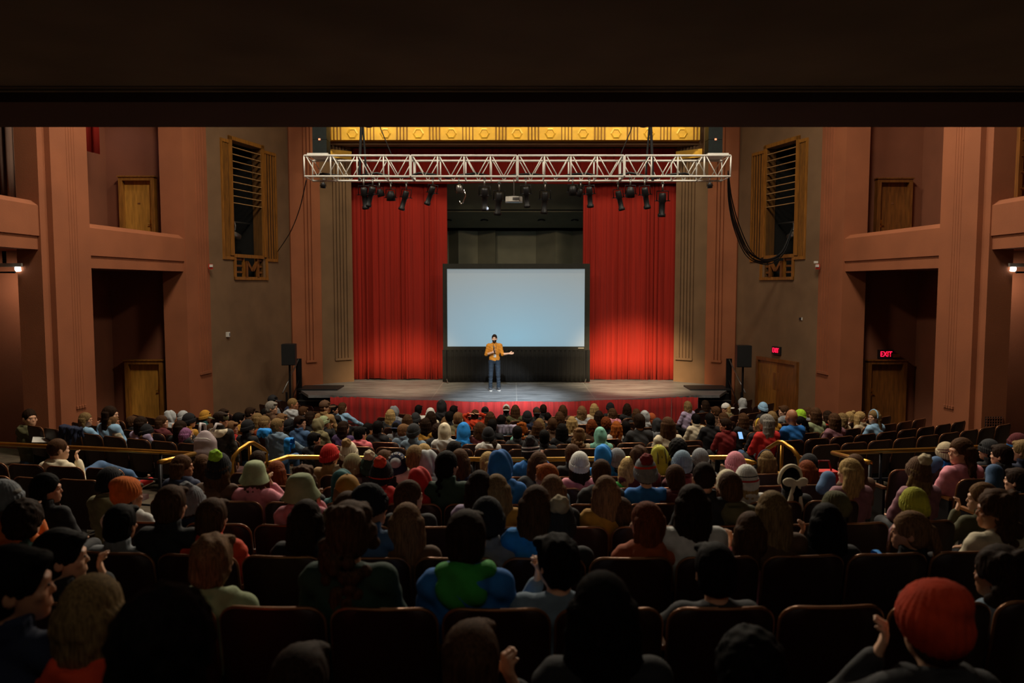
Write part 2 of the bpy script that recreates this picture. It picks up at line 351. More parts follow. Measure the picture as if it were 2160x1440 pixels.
    MB().prism([off(PB, PC, .18, .03), off(PB, PC, .98, .03), off(PB, PC, .98, .16), off(PB, PC, .18, .16)], c1.z, c0.z).build('trim_%d' % (2 if sx < 0 else 3), GOLD, label='gold capital on the proscenium jamb ' + who, **ST)
    # black hanging loudspeaker column over the pier
    c = at(678 if sx < 0 else 1505, 297, 24.6)
    t = empty('hung_loudspeaker', c, label='tall black loudspeaker column hung above the truss end ' + who, category='loudspeaker')
    MB().box((0, 0, .45), (.44, .5, .9)).build('cabinet', mat('dark_green_black_paint', '1b2a2a', .6), t)
    MB().box((0, 0, -.22), (.44, .5, .42)).build('cabinet', mat('dark_green_black_paint', '1b2a2a', .6), t)
    MB().tube([(-.15, 0, .9), (-.15, 0, 13.45 - c.z)], .008).build('hanging_cable', BLACKM, t); MB().tube([(.15, 0, .9), (.15, 0, 13.45 - c.z)], .008).build('hanging_cable', BLACKM, t)
    MB().box((0, -.26, .0), (.06, .02, .05)).build('indicator_lamp', mat('indicator_glow', 'ff8a60', .5, vary=0, emit='ff8a60', estr=2), t)
# ------------------------------------------------------------------ header over the stage
zg0 = at(1085, 295, 26.0).z; zg1 = zg0 + 1.3; xg = 6.2
hd = MB().box((0, 26.15, (zg0 + zg1) / 2), (2 * xg, .3, zg1 - zg0)).build('trim_4', GOLD, label='gold proscenium header with hexagon medallions and grooves', **ST)
MB().box((0, 26.3, zg1 + 1.4), (17, .4, 2.8)).build('wall_header', TAUPE, label='taupe wall above the gold proscenium header', **ST)
hexm = MB(); hx = [(.20 * math.cos(R(60 * k)), .20 * math.sin(R(60 * k))) for k in range(6)]
hexm.add([(x, 0, z) for x, z in hx] + [(x * .72, -.025, z * .72) for x, z in hx] + [(x * .62, -.008, z * .62) for x, z in hx],
         [(k, (k + 1) % 6, 6 + (k + 1) % 6, 6 + k) for k in range(6)] + [(6 + k, 6 + (k + 1) % 6, 12 + (k + 1) % 6, 12 + k) for k in range(6)] + [tuple(range(12, 18))])
hexm = hexm.mesh('hexagon')
barm = MB().box((0, -.0, 0), (.035, .05, zg1 - zg0)).mesh('groove')
x0 = at(1091, 280, 26).x
for k in range(-6, 7):
    xk = x0 + k * (68.4 / F * 26)
    if abs(xk) < xg - .2:
        put('hexagon', hexm, GOLD, hd, (xk, 26.0, zg0 + .21))
    xb = xk + 34.2 / F * 26
    for q in range(4):
        if abs(xb + (q - 1.5) * .11) < xg - .05: put('groove', barm, GOLD2, hd, (xb + (q - 1.5) * .11, 25.995, (zg0 + zg1) / 2))
zf0 = at(1085, 307, 26.4).z
MB().box((0, 26.5, (zf0 + zg0) / 2), (2 * xg + .6, .5, zg0 - zf0)).build('trim_5', TAUPE, label='plain taupe band below the gold header', **ST)
MB().box((0, 26.9, zf0 + .4), (12.6, .5, .8)).build('wall_header_soffit', DARKV, label='dark void behind the proscenium band', **ST)
# ------------------------------------------------------------------ stage
ZS = 1.0
def sm_mat():
    m_ = bpy.data.materials.new('scuffed_black_stage_floor'); m_.use_nodes = True; nt = m_.node_tree; N = nt.nodes; L = nt.links; b = N['Principled BSDF']
    tc = N.new('ShaderNodeTexCoord'); mp = N.new('ShaderNodeMapping'); mp.inputs['Scale'].default_value = (.5, 2.2, 1); L.new(tc.outputs['Object'], mp.inputs[0])
    n = N.new('ShaderNodeTexNoise'); n.inputs['Scale'].default_value = 2.5; n.inputs['Detail'].default_value = 8; n.inputs['Roughness'].default_value = .7; L.new(mp.outputs[0], n.inputs['Vector'])
    r = N.new('ShaderNodeValToRGB'); r.color_ramp.elements[0].position = .35; r.color_ramp.elements[1].position = .8
    r.color_ramp.elements[0].color = (.07, .073, .078, 1); r.color_ramp.elements[1].color = (.30, .31, .325, 1); L.new(n.outputs[0], r.inputs[0])
    sep = N.new('ShaderNodeSeparateXYZ'); L.new(tc.outputs['Object'], sep.inputs[0])
    def line(axis, pos, wd):
        a = N.new('ShaderNodeMath'); a.operation = 'SUBTRACT'; a.inputs[1].default_value = pos; L.new(sep.outputs[axis], a.inputs[0])
        q = N.new('ShaderNodeMath'); q.operation = 'ABSOLUTE'; L.new(a.outputs[0], q.inputs[0])
        c = N.new('ShaderNodeMath'); c.operation = 'LESS_THAN'; c.inputs[1].default_value = wd; L.new(q.outputs[0], c.inputs[0]); return c.outputs[0]
    ls = [line(0, .08, .015), line(1, 23.25, .016), line(1, 25.1, .012), line(0, -2.45, .012), line(0, 2.4, .012)]
    o = ls[0]
    for q in ls[1:]:
        k = N.new('ShaderNodeMath'); k.operation = 'MAXIMUM'; L.new(o, k.inputs[0]); L.new(q, k.inputs[1]); o = k.outputs[0]
    n2 = N.new('ShaderNodeTexNoise'); n2.inputs['Scale'].default_value = 5; k = N.new('ShaderNodeMath'); k.operation = 'MULTIPLY'; L.new(o, k.inputs[0]); L.new(n2.outputs[0], k.inputs[1])
    mx = N.new('ShaderNodeMix'); mx.data_type = 'RGBA'; L.new(k.outputs[0], mx.inputs[0]); L.new(r.outputs[0], mx.inputs[6]); mx.inputs[7].default_value = (.30, .30, .29, 1)
    L.new(mx.outputs[2], b.inputs['Base Color']); b.inputs['Roughness'].default_value = .42
    return m_
STAGEM = sm_mat()
def edge_y(x): return 22.1 + 1.25 * (x / 5.6) ** 2 if abs(x) < 5.6 else 23.35
pts = [(-5.6 + 11.2 * k / 40, edge_y(-5.6 + 11.2 * k / 40)) for k in range(41)]
MB().prism(pts + [(6.3, 23.35), (6.9, 24.6), (6.9, 31.6), (-6.9, 31.6), (-6.9, 24.6), (-6.3, 23.35)], ZS - .08, ZS).build('floor_stage', STAGEM, label='scuffed black stage floor with a curved front edge', **ST)
MB().prism([(x, y + .12) for x, y in pts] + [(5.55, 23.6), (5.55, 31), (-5.55, 31), (-5.55, 23.6)], 0, ZS - .09).build('wall_stage_front', DARKV, label='dark riser behind the red stage skirt', **ST)
def skirt(nm, lab, x0_, x1_, fy, n):
    m = MB(); N_ = n
    def f(u, v):
        x = x0_ + (x1_ - x0_) * u; y = fy(x) + .03 * math.sin(u * N_ * 2 * math.pi) * (1.1 - .5 * v)
        return (x, y, .02 + (ZS - .03) * v + .012 * math.cos(u * 24) * v)
    m.sheet(f, n * 6, 3)
    o = m.build(nm, REDSK, smooth=True, label=lab, category='stage skirt', group='red pleated skirts along the stage front')
    o.modifiers.new('thickness', 'SOLIDIFY').thickness = .012
    return o
skirt('stage_skirt', 'long red pleated skirt along the curved middle of the stage front', -4.75, 4.75, lambda x: edge_y(x) - .03, 40)
skirt('stage_skirt', 'short red skirt panel at the stage end opposite the exit signs', -5.55, -4.72, lambda x: 23.0, 5)
skirt('stage_skirt', 'short red skirt panel at the stage end by the exit signs', 4.72, 5.55, lambda x: 23.0, 5)
# stage shell behind the curtains
MB().box((0, 31.4, 5), (16, .2, 10)).build('wall_stage_back', DARKV, label='dark rear wall of the stage house', **ST)
zs0, zs1 = ZS, at(1085, 486, 30.8).z
sh = empty('acoustic_shell', (0, 30.8, ZS), label='grey olive acoustic shell of folded panels behind the screen', category='acoustic shell')
xs = [at(p, 520, 30.8).x for p in (820, 890, 945, 967, 1007, 1045, 1131, 1172, 1209, 1250, 1320)]
for k in range(len(xs) - 1):
    y0_, y1_ = (0, .35) if k % 2 else (.35, 0)
    if k in (5,): y0_ = y1_ = .35
    if k in (0, 9): y0_ = y1_ = 0
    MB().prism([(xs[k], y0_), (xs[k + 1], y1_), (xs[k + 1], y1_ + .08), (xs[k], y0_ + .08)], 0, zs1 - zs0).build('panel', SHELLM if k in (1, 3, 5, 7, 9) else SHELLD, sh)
za, zc_ = at(1085, 447, 29.0).z, at(1085, 480, 30.6).z
cl = MB().add([(-5, 30.7, zc_), (5, 30.7, zc_), (5, 29.0, za), (-5, 29.0, za), (-5, 30.7, zc_ + .06), (5, 30.7, zc_ + .06), (5, 29.0, za + .06), (-5, 29.0, za + .06)],
     [(0, 1, 2, 3), (4, 7, 6, 5), (0, 4, 5, 1), (1, 5, 6, 2), (2, 6, 7, 3), (3, 7, 4, 0)]).build('ceiling_stage_cloud', SHELLD, label='sloping rear ceiling panel of the acoustic shell with round downlights', **ST)
for p in (945, 1022, 1142, 1212):
    q = at(p, 466, 29.9); MB().lathe([(0, 0), (.15, 0), (.15, -.03), (.13, -.03), (.13, .01), (0, .01)], 16).build('downlight_ring', BLACKM, cl, loc=(q.x, 29.85, za + (zc_ - za) * .5 - .0))
zd, ze = at(1085, 442, 28.9).z, at(1085, 385, 27.7).z
MB().add([(-5, 28.9, zd), (5, 28.9, zd), (5, 27.7, ze), (-5, 27.7, ze), (-5, 28.9, zd + .06), (5, 28.9, zd + .06), (5, 27.7, ze + .06), (-5, 27.7, ze + .06)],
     [(0, 1, 2, 3), (4, 7, 6, 5), (0, 4, 5, 1), (1, 5, 6, 2), (2, 6, 7, 3), (3, 7, 4, 0)]).build('ceiling_stage_cloud_front', SHELLD, label='sloping front ceiling panel of the acoustic shell', **ST)
# curtains
def curtain(lab, x0_, x1_, z0_, z1_, y, pleats, amp, nm='stage_curtain', cat='curtain', lean=0, seed=0):
    rnd = random.Random(seed); ph = [rnd.uniform(0, 6.28) for _ in range(8)]
    m = MB()
    def f(u, v):
        a = math.sin(u * pleats * 2 * math.pi + ph[0] + 2.6 * math.sin(u * 11 + ph[1]) + 1.7 * math.sin(u * 27 + ph[5])) * (.55 + .45 * math.sin(u * 19 + ph[6])); b = 1 - 2 * abs(math.sin(u * pleats * .19 * math.pi + ph[2])) ** .5
        d = amp * (a + .7 * b) * (.8 + .35 * (1 - v)) + .05 * math.sin(u * 5 + ph[3])
        return (x0_ + (x1_ - x0_) * u + lean * (1 - v) * (1 - u) + .03 * math.cos(u * pleats * 6.28), y + d, z0_ + (z1_ - z0_) * v + (.02 * math.sin(u * 17 + ph[4]) if v == 0 else 0))
    m.sheet(f, int(pleats * 10), 10)
    o = m.build(nm, REDCUR, smooth=True, label=lab, category=cat)
    o.modifiers.new('thickness', 'SOLIDIFY').thickness = .015
    return o
YC = 27.3
zt = at(1085, 372, YC).z
curtain('tall red velvet stage curtain opposite the exit signs', at(738, 700, YC).x, at(943, 700, YC).x, ZS + .03, zt, YC, 17, .05, seed=1)
curtain('tall red velvet stage curtain on the exit-sign side', at(1226, 700, YC).x, at(1432, 700, YC).x, ZS + .0, zt, YC - .05, 17, .05, seed=5)
o = curtain('dark red valance curtain hanging behind the truss', -6.2, 6.2, at(1085, 387, YC - .25).z, at(1085, 300, YC - .25).z, YC - .3, 44, .04, nm='valance_curtain', seed=9)
# ------------------------------------------------------------------ projection screen
YS = 26.5
def xz(px, py, y=YS): p = at(px, py, y); return p.x, p.z
scr = empty('projection_screen', (xz(1088, 700)[0], YS, ZS), label='large white projection screen lit pale blue in a black frame with skirt', category='screen')
ox = scr.location.x
l, tz = xz(943, 567); r_, bz = xz(1232.5, 730.5)
fl, ft = xz(934, 556); fr, fb = xz(1243, 738)
def screen_mat():
    m_ = bpy.data.materials.new('projected_pale_blue'); m_.use_nodes = True; nt = m_.node_tree; N = nt.nodes; L = nt.links; b = N['Principled BSDF']
    b.inputs['Base Color'].default_value = (.25, .25, .25, 1); b.inputs['Roughness'].default_value = .8
    tc = N.new('ShaderNodeTexCoord'); mp = N.new('ShaderNodeMapping'); L.new(tc.outputs['Generated'], mp.inputs[0])
    g = N.new('ShaderNodeTexGradient'); g.gradient_type = 'SPHERICAL'; mp.inputs['Location'].default_value = (-.5, 0, -.12); mp.inputs['Scale'].default_value = (1.0, 0, 1.05); L.new(mp.outputs[0], g.inputs[0])
    r = N.new('ShaderNodeValToRGB'); e = r.color_ramp.elements
    e[0].position = .0; e[0].color = (*lin('8d9da3'), 1); e[1].position = 1; e[1].color = (*lin('86c4e0'), 1)
    k = e.new(.45); k.color = (*lin('8aafc2'), 1)
    L.new(g.outputs[0], r.inputs[0]); L.new(r.outputs[0], b.inputs['Emission Color']); b.inputs['Emission Strength'].default_value = SCREEN_E
    return m_
SCREEN_E = .66
MB().box(((l + r_) / 2 - ox, .0, (tz + bz) / 2 - ZS), (r_ - l, .02, tz - bz)).build('screen_surface', screen_mat(), scr)
FRM = mat('charcoal_frame_cloth', '232420', .8)
for nm, c, d in (('frame_bar', ((fl + fr) / 2, (ft + tz) / 2), (fr - fl, ft - tz)), ('frame_bar', ((fl + fr) / 2, (fb + bz) / 2), (fr - fl, bz - fb)),
                 ('frame_bar', ((fl + l) / 2, (tz + bz) / 2), (l - fl, tz - bz)), ('frame_bar', ((fr + r_) / 2, (tz + bz) / 2), (fr - r_, tz - bz))):
    MB().box((c[0] - ox, -.02, c[1] - ZS), (d[0], .07, d[1])).build(nm, FRM, scr)
m = MB(); w_ = fr - fl
m.sheet(lambda u, v: (fl - ox - .02 + (w_ + .04) * u, -.06 + .022 * math.sin(u * 34 * 6.28) + .02 * math.sin(u * 11) * (1 - v), .03 + (fb - ZS - .02) * v), 240, 4)
sk = m.build('screen_skirt', BLACKCL, scr, smooth=True); sk.modifiers.new('thickness', 'SOLIDIFY').thickness = .01
for s in (fl + .12, fr - .12):
    MB().tube([(s - ox, -.1, .12), (s - ox + (.12 if s > ox else -.12) * -.6, -.42, .02)], .018).build('foot', STEEL, scr)
    MB().tube([(s - ox, -.08, fb - ZS), (s - ox, -.08, .03)], .02).build('leg', BLACKM, scr)
MB().box((r_ - ox - .12, -.06, bz - ZS - .05), (.2, .01, .02)).build('maker_plate', WHITEP, scr)
# ------------------------------------------------------------------ doors
def door(n, px0, px1, pyt, Y, lab, knob, zb=None, mat_=WOOD, plate=False):
    p0, p1 = at(px0, pyt, Y), at(px1, pyt, Y); zt_ = p0.z; zb = floor_z(p0.x, Y) if zb is None else zb
    w_ = p1.x - p0.x; h_ = zt_ - zb; c = (p0.x + p1.x) / 2
    d = empty('door_%d' % n, (c, Y, zb), label=lab, **ST); fw = .10
    MB().box((-w_ / 2 + fw / 2, -.07, h_ / 2), (fw, .18, h_)).box((w_ / 2 - fw / 2, -.07, h_ / 2), (fw, .18, h_)).box((0, -.07, h_ - fw / 2), (w_ - 2 * fw, .18, fw)).build('door_frame', mat_, d)
    MB().box((0, -.09, h_ + .005), (w_ + .05, .20, .03)).build('door_head_moulding', mat_, d)
    MB().box((0, 0, (h_ - fw) / 2), (w_ - 2 * fw, .05, h_ - fw)).build('door_leaf', DOORW if mat_ is WOOD else mat_, d)
    k = (w_ / 2 - fw - .07) * knob
    MB().box((k, -.032, 1.02), (.05, .012, .20)).build('lock_plate', BRASS, d); MB().tube([(k, -.03, 1.0), (k, -.08, 1.0), (k - knob * .05, -.085, 1.0)], .018).build('handle', BRASS, d)
    if plate: MB().box((0, -.03, 1.55), (.07, .006, .035)).build('number_plate', TRIMM, d)
    return d
zbx = bpy.data.objects['floor_left_box'].data.vertices[0].co.z + .1
zbx = at(180, 565, 16.3).z + .25
door(1, 268, 348, 759, 20.55, 'amber wooden door in the lower alcove under the box, opposite the exit signs', 1)
door(2, 255, 330, 374, 20.55, 'amber wooden door above the box parapet opposite the exit signs', 1, zbx, plate=True)
d = door(3, 1826, 1908, 759, 20.55, 'dark wooden door below the exit sign in the lower alcove', -1, mat_=DWOOD)
MB().box((.26, -.05, 2.0), (.16, .08, .09)).tube([(.26, -.1, 2.02), (.05, -.2, 2.03), (.0, -.05, 2.06)], .012).build('door_closer', BRASS, d)
door(4, 1846, 1920, 378, 20.55, 'dark wooden door above the box parapet on the exit-sign side', -1, zbx, mat_=DWOOD, plate=True)
# double exit door on the splay wall
Ar, Br = (A_SP[0], A_SP[1]), (B_SP[0], B_SP[1])
s0, zt0 = onwall(1686, 762, Ar, Br); s1, zt1 = onwall(1600, 752, Ar, Br); zt_ = (zt0 + zt1) / 2
ang = math.atan2(Br[1] - Ar[1], Br[0] - Ar[0]); LSP = math.hypot(Br[0] - Ar[0], Br[1] - Ar[1])
def wp(s): return (Ar[0] + (Br[0] - Ar[0]) * s / LSP, Ar[1] + (Br[1] - Ar[1]) * s / LSP)
cx_, cy_ = wp((s0 + s1) / 2); zb_ = floor_z(cx_, min(22.3, cy_)) ; w_ = abs(s1 - s0); h_ = zt_ - zb_
d = empty('door_5', (cx_, cy_, zb_), ang, label='double wooden exit doors with push plates below the exit sign, beside a loudspeaker', **ST)
# local x runs along the wall towards the stage, hall is at +y
MB().box((-w_ / 2 + .05, .03, h_ / 2), (.1, .12, h_)).box((w_ / 2 - .05, .03, h_ / 2), (.1, .12, h_)).box((0, .03, h_ - .05), (w_ - .2, .12, .1)).build('door_frame', DWOOD, d)
for q in (-1, 1):
    lf = MB().box((q * (w_ / 4 - .05), .02, (h_ - .1) / 2), (w_ / 2 - .105, .05, h_ - .1)).build('door_leaf', WOOD if q > 0 else DWOOD, d)
    MB().box((q * .09, .05, 1.15), (.14, .012, .5)).build('push_plate', DWOOD, lf)
# ------------------------------------------------------------------ exit signs
tm = text_mesh('EXIT', .20)
def exit_sign(px, py, lab, pos, ry, wd):
    t = empty('exit_sign', pos, ry, label=lab, category='exit sign')
    MB().box((0, .03, 0), (wd, .07, .24)).build('sign_case', BLACKP, t)
    put('lettering', tm, EXITM, t, (0, -.012, 0), (math.pi / 2, 0, 0), (wd / .52, 1, 1))
p = at(1869, 747, 20.5); exit_sign(0, 0, 'red glowing EXIT sign above the single dark door', p, 0, .40)
s_, z_ = onwall(1640, 739, Ar, Br); x_, y_ = wp(s_); a = ang + math.pi
exit_sign(0, 0, 'red glowing EXIT sign above the double doors beside the loudspeaker', (x_ - .06, y_ - .02, z_), a, .40)
# ------------------------------------------------------------------ small wall fittings
AL, BL = (-A_SP[0], A_SP[1]), (-B_SP[0], B_SP[1])
def wpl(s): return (AL[0] + (BL[0] - AL[0]) * s / LSP, AL[1] + (BL[1] - AL[1]) * s / LSP)
s_, z_ = onwall(479, 705, AL, BL); x_, y_ = wpl(s_)
t = empty('wall_box', (x_, y_, z_), math.atan2(BL[1] - AL[1], BL[0] - AL[0]), label='small white wall control box on the taupe wall', category='wall box')
MB().box((0, -.03, 0), (.12, .06, .14)).build('case', WHITEP, t); MB().box((.03, -.065, 0), (.04, .012, .08)).build('dial', STEEL, t)
s_, z_ = onwall(1690, 672, Ar, Br); x_, y_ = wp(s_)
t = empty('wall_switch', (x_, y_, z_), ang, label='tiny wall switch plate on the taupe wall above the double doors', category='switch')
MB().box((0, .015, 0), (.12, .03, .06)).build('plate', BLACKP, t); MB().box((-.06, .02, 0), (.02, .03, .08)).build('rocker', WHITEP, t)
REDP = mat('red_plastic', 'c03020', .5)
for px, lab, ml in ((437, 'small red and white alarm strobe on the narrow pier opposite the exit signs', -1), (1739, 'small red and white alarm strobe beside the grille on the exit-sign side', 1)):
    q = at(px, 562, 21.25)
    t = empty('alarm_strobe', (ml * 8.40, 21.25, q.z), 0, label=lab, category='alarm')
    MB().box((-ml * .04, 0, 0), (.10, .06, .14)).build('case', REDP, t); MB().box((-ml * .07, -.04, .02), (.08, .05, .07)).build('strobe_lens', WHITEP, t)
    if ml > 0: MB().box((-.10, -.02, .12), (.10, .05, .06)).build('horn', WHITEP, t)
# vent in the wide pier
q = at(2090, 905, 15.0); t = empty('wall_vent', (q.x + .05, 14.99, q.z), label='dark square vent grille low on the wide pier', category='vent')
MB().box((0, 0, 0), (.34, .02, .5)).build('backing', DARKV, t)
for k in range(7): MB().box((-.15 + .05 * k, -.015, 0), (.012, .02, .5)).build('bar', TERRA_D, t)
for k in range(9): MB().box((0, -.015, -.22 + .055 * k), (.34, .018, .012)).build('bar', TERRA_D, t)
# ------------------------------------------------------------------ side-box furnishings
q = at(190, 268, 19.0); q1 = at(190, 316, 19.0)
m = MB(); zz0, zz1 = q1.z, 13.44
m.sheet(lambda u, v: (at(171, 290, 19.0).x + .42 * u, 19.0 + .05 * math.sin(u * 14), zz0 + .10 * u * (1 - v) * -1 + (zz1 - zz0) * v), 24, 4)
o = m.build('hanging_banner', REDCUR, smooth=True, label='short red cloth banner hanging high in the far side box', category='banner'); o.modifiers.new('thickness', 'SOLIDIFY').thickness = .01
spot('box_lamp', (q.x - .1, 19.4, q.z + .9), (q.x + .2, 20.55, q.z - 1.5), 12, (.75, .72, 1), 100, .8)
m = MB(); p0, p1 = at(-60, 330, 14.6), at(27, 330, 14.6); zlo, zhi = at(10, 420, 14.6).z, at(10, 268, 14.6).z + 1.5
m.sheet(lambda u, v: (p0.x + (p1.x - p0.x) * u, 14.6 + .06 * math.sin(u * 40), zlo + (zhi - zlo) * v), 60, 4)
o = m.build('striped_drape', mat('brown_grey_drape', '5a4236', .85, vary=.5, scale=3, stretch=(9, 1, .1)), smooth=True, label='brown pleated drape in the near side box opposite the exit signs', category='curtain'); o.modifiers.new('thickness', 'SOLIDIFY').thickness = .012
p0 = at(2150, 350, 14.6)
t = empty('louvre_shutter', (p0.x + .5, 14.6, at(2150, 410, 14.6).z), label='dark louvred shutter in the near side box on the exit-sign side', category='shutter')
for k in range(10): MB().box((0, 0, .12 + .3 * k), (1.0, .12, .04), M=Matrix.Rotation(.5, 3, 'X')).build('slat', DWOOD, t)
MB().box((-.5, 0, 1.5), (.08, .1, 3.1)).build('stile', DWOOD, t); MB().box((.5, 0, 1.5), (.08, .1, 3.1)).build('stile', DWOOD, t)
for sx in (-1, 1):
    q = at(24 if sx < 0 else 2151, 563, 14.9)
    t = empty('wall_lamp', q, label='white strip wall lamp under the near side box ' + ('opposite the exit signs' if sx < 0 else 'on the exit-sign side'), category='lamp')
    MB().box((sx * .15, .1, .04), (.62, .12, .07)).build('lamp_housing', WHITEM, t); MB().box((sx * .22, .14, .16), (.05, .05, .3)).tube([(sx * .4, .12, .3), (sx * .4, .12, -.1), (sx * .0, .1, -.1)], .02).build('bracket', BLACKM, t)
    MB().tube([(-sx * .12, .08, -.03), (-sx * .04, .08, -.04)], .05, 12).build('bulb', mat('bulb_glow', 'ffffff', .5, vary=0, emit='fff6e8', estr=6), t)
    l = spot('wall_lamp_light', (q.x + sx * .15, 15.1, q.z - .08), (q.x + sx * .6, 15.9, q.z - 1.0), 70, (1, .82, .6), 140, .9, .1)
# ------------------------------------------------------------------ loudspeakers on stands
def speaker(px0, px1, py0, py1, D, lab, rz):
    a, b = at(px0, py0, D), at(px1, py1, D); c = (a.x + b.x) / 2; zf = 0 if D > 22 else floor_z(c, D); w_ = b.x - a.x; h_ = a.z - b.z
    t = empty('loudspeaker', (c, D, b.z), rz, label=lab, category='loudspeaker')
    MB().prism([(-w_ / 2, -.2), (w_ / 2, -.2), (w_ / 2, .1), (w_ / 4, .22), (-w_ / 4, .22), (-w_ / 2, .1)], 0, h_).build('cabinet', BLACKP, t)
    MB().box((0, -.21, h_ / 2), (w_ * .92, .02, h_ * .94)).build('grille', mat('black_grille', '0c0e10', .8, vary=.2, scale=90), t)
    t2 = empty('speaker_stand', (c, D, zf), rz, label=lab.replace('black loudspeaker cabinet', 'black tripod stand under the loudspeaker'), category='stand')
    MB().tube([(0, 0, .1), (0, 0, b.z - zf)], .035).build('pole', BLACKM, t2)
    for k in range(3):
        a_ = 2.1 * k + .4; MB().tube([(0, 0, .75), (.5 * math.cos(a_), .5 * math.sin(a_), .02)], .016).build('leg', BLACKM, t2)
        MB().tube([(0, 0, .25), (.33 * math.cos(a_), .33 * math.sin(a_), .28)], .012).build('brace', BLACKM, t2)
speaker(596, 625, 725, 769, 23.4, 'black loudspeaker cabinet by the stage steps opposite the exit signs', .1)
speaker(1553, 1582, 728, 773, 23.4, 'black loudspeaker cabinet next to the double exit doors', -.1)
# ------------------------------------------------------------------ stage steps and rails
for sx in (-1, 1):
    nm = 'opposite the exit signs' if sx < 0 else 'on the exit-sign side'
    t = empty('stage_steps', (sx * 6.25, 23.2, 0), label='black side steps up to the stage ' + nm, category='steps')
    for k in range(5):
        MB().box((sx * .0, .16 + .30 * k, .1 + .2 * k), (1.25, .34, .04)).build('tread', mat('black_rubber_tread', '1a1a1a', .5), t)
        MB().box((0, .0 + .30 * k, .0 + .2 * k), (1.2, .02, .18)).build('riser', BLACKM, t)
        MB().box((0, -.012 + .30 * k, .12 + .2 * k), (1.25, .012, .015)).build('nosing', STEEL, t)
    MB().prism([(sx * .6 - .02, -.05), (sx * .6 + .02, -.05), (sx * .6 + .02, 1.5), (sx * .6 - .02, 1.5)], 0, .15).build('stringer', BLACKM, t)
    t = empty('step_railing', (sx * 6.95, 23.2, 0), label='black post railing with thin handrail beside the stage steps ' + nm, category='railing')
    MB().box((0, 1.5, 1.0), (.18, .06, 2.0)).build('post', BLACKM, t); MB().box((0, .1, .55), (.05, .05, 1.1)).build('post', BLACKM, t)
    MB().tube([(0, 1.5, 1.98), (sx * .12, .1, 1.08)], .022).build('handrail', STEEL, t, smooth=True)
    MB().tube([(0, 1.5, 1.3), (0, .1, .5)], .016).build('rail', BLACKM, t)
    t = empty('stage_platform', (sx * 6.3, 24.7, 0), label='low black platform between steps and stage ' + nm, category='platform')
    MB().box((0, .2, ZS / 2 - .05), (1.2, .9, ZS - .12)).build('base', BLACKM, t); MB().box((0, .2, ZS + .02), (1.3, 1.0, .05)).build('deck', BLACKP, t)
# ------------------------------------------------------------------ truss
D0 = 18.6; a, b = at(640, 328, D0), at(1542, 372, D0); TD = .77; TH = a.z - b.z; TL = b.x - a.x
tr = empty('lighting_truss', ((a.x + b.x) / 2, D0, b.z), label='long white box truss of four bolted sections hung above the stage front', category='truss')
x0 = a.x - tr.location.x; sec = TL / 4
def truss_meshes():
    ch = MB().tube([(0, 0, 0), (sec - .03, 0, 0)], .026, 8).mesh('chord', True)
    la = MB(); n = 4; s_ = (sec - .03) / n
    for y in (0, TD):
        for k in range(n):
            la.tube([(k * s_, y, 0), (k * s_, y, TH)], .019, 6).tube([(k * s_ + .04, y, TH), ((k + .5) * s_, y, 0)], .013, 6).tube([((k + .5) * s_, y, 0), ((k + 1) * s_ - .04, y, TH)], .013, 6)
        la.tube([(n * s_, y, 0), (n * s_, y, TH)], .019, 6)
    for k in range(n + 1):
        for z in (0, TH): la.tube([(k * s_, 0, z), (k * s_, TD, z)], .014, 6)
    return ch, la.mesh('lattice', True)
chm, lam = truss_meshes()
for k in range(4):
    s_ = put('truss_section', lam, WHITEM, tr, (x0 + k * sec + .015, 0, 0))
    for y in (0, TD):
        for z in (0, TH): put('chord', chm, WHITEM, s_, (0, y, z))
for k in range(1, 4):
    for y in (0, TD): MB().box((0, y, TH / 2), (.05, .05, TH * .96)).build('joint_plate', WHITEM, tr, loc=(x0 + k * sec, 0, 0))
for px in (670, 1515):
    p = at(px, 326, D0); MB().box((0, TD / 2, TH + .04), (.5, .8, .04)).build('top_plate', WHITEM, tr, loc=(p.x - tr.location.x, 0, 0))
MB().tube([(-TL / 2 * .98, TD * .5, .06)] + [(-TL / 2 + TL * k / 30, TD * .5 + .1 * math.sin(k * 2.1), .08 + .05 * math.sin(k * 1.7)) for k in range(1, 30)], .03).build('cable_run', BLACKP, tr, smooth=True)
for px, s in ((764, 1), (1371, -1)):
    p = at(px, 330, D0 + .35)
    t = empty('chain_hoist', (p.x, D0 + .38, b.z), label='black chain hoist and cable bundle holding the truss ' + ('opposite the exit signs' if s > 0 else 'on the exit-sign side'), category='hoist')
    MB().tube([(-.08 * s, 0, -.05), (-.06 * s, 0, .5), (-.02 * s, 0, 1.2), (0, 0, 13.45 - b.z)], .035).build('lifting_strap', BLACKP, t); MB().tube([(.08 * s, .05, .0), (.05 * s, .05, .7), (0, 0, 1.5), (0, 0, 13.45 - b.z)], .025).build('lifting_strap', BLACKP, t)
    MB().lathe([(0, .95), (.09, .97), (.13, 1.1), (.13, 1.7), (.1, 1.85), (0, 1.88)], 14).build('motor_body', BLACKP, t, loc=(.15 * s, .05, .28), smooth=True)
    MB().tube([(.3 * s, 0, 3.0), (.45 * s, 0, 1.2), (.7 * s, 0, .6)], .012).build('control_cable', BLACKP, t)
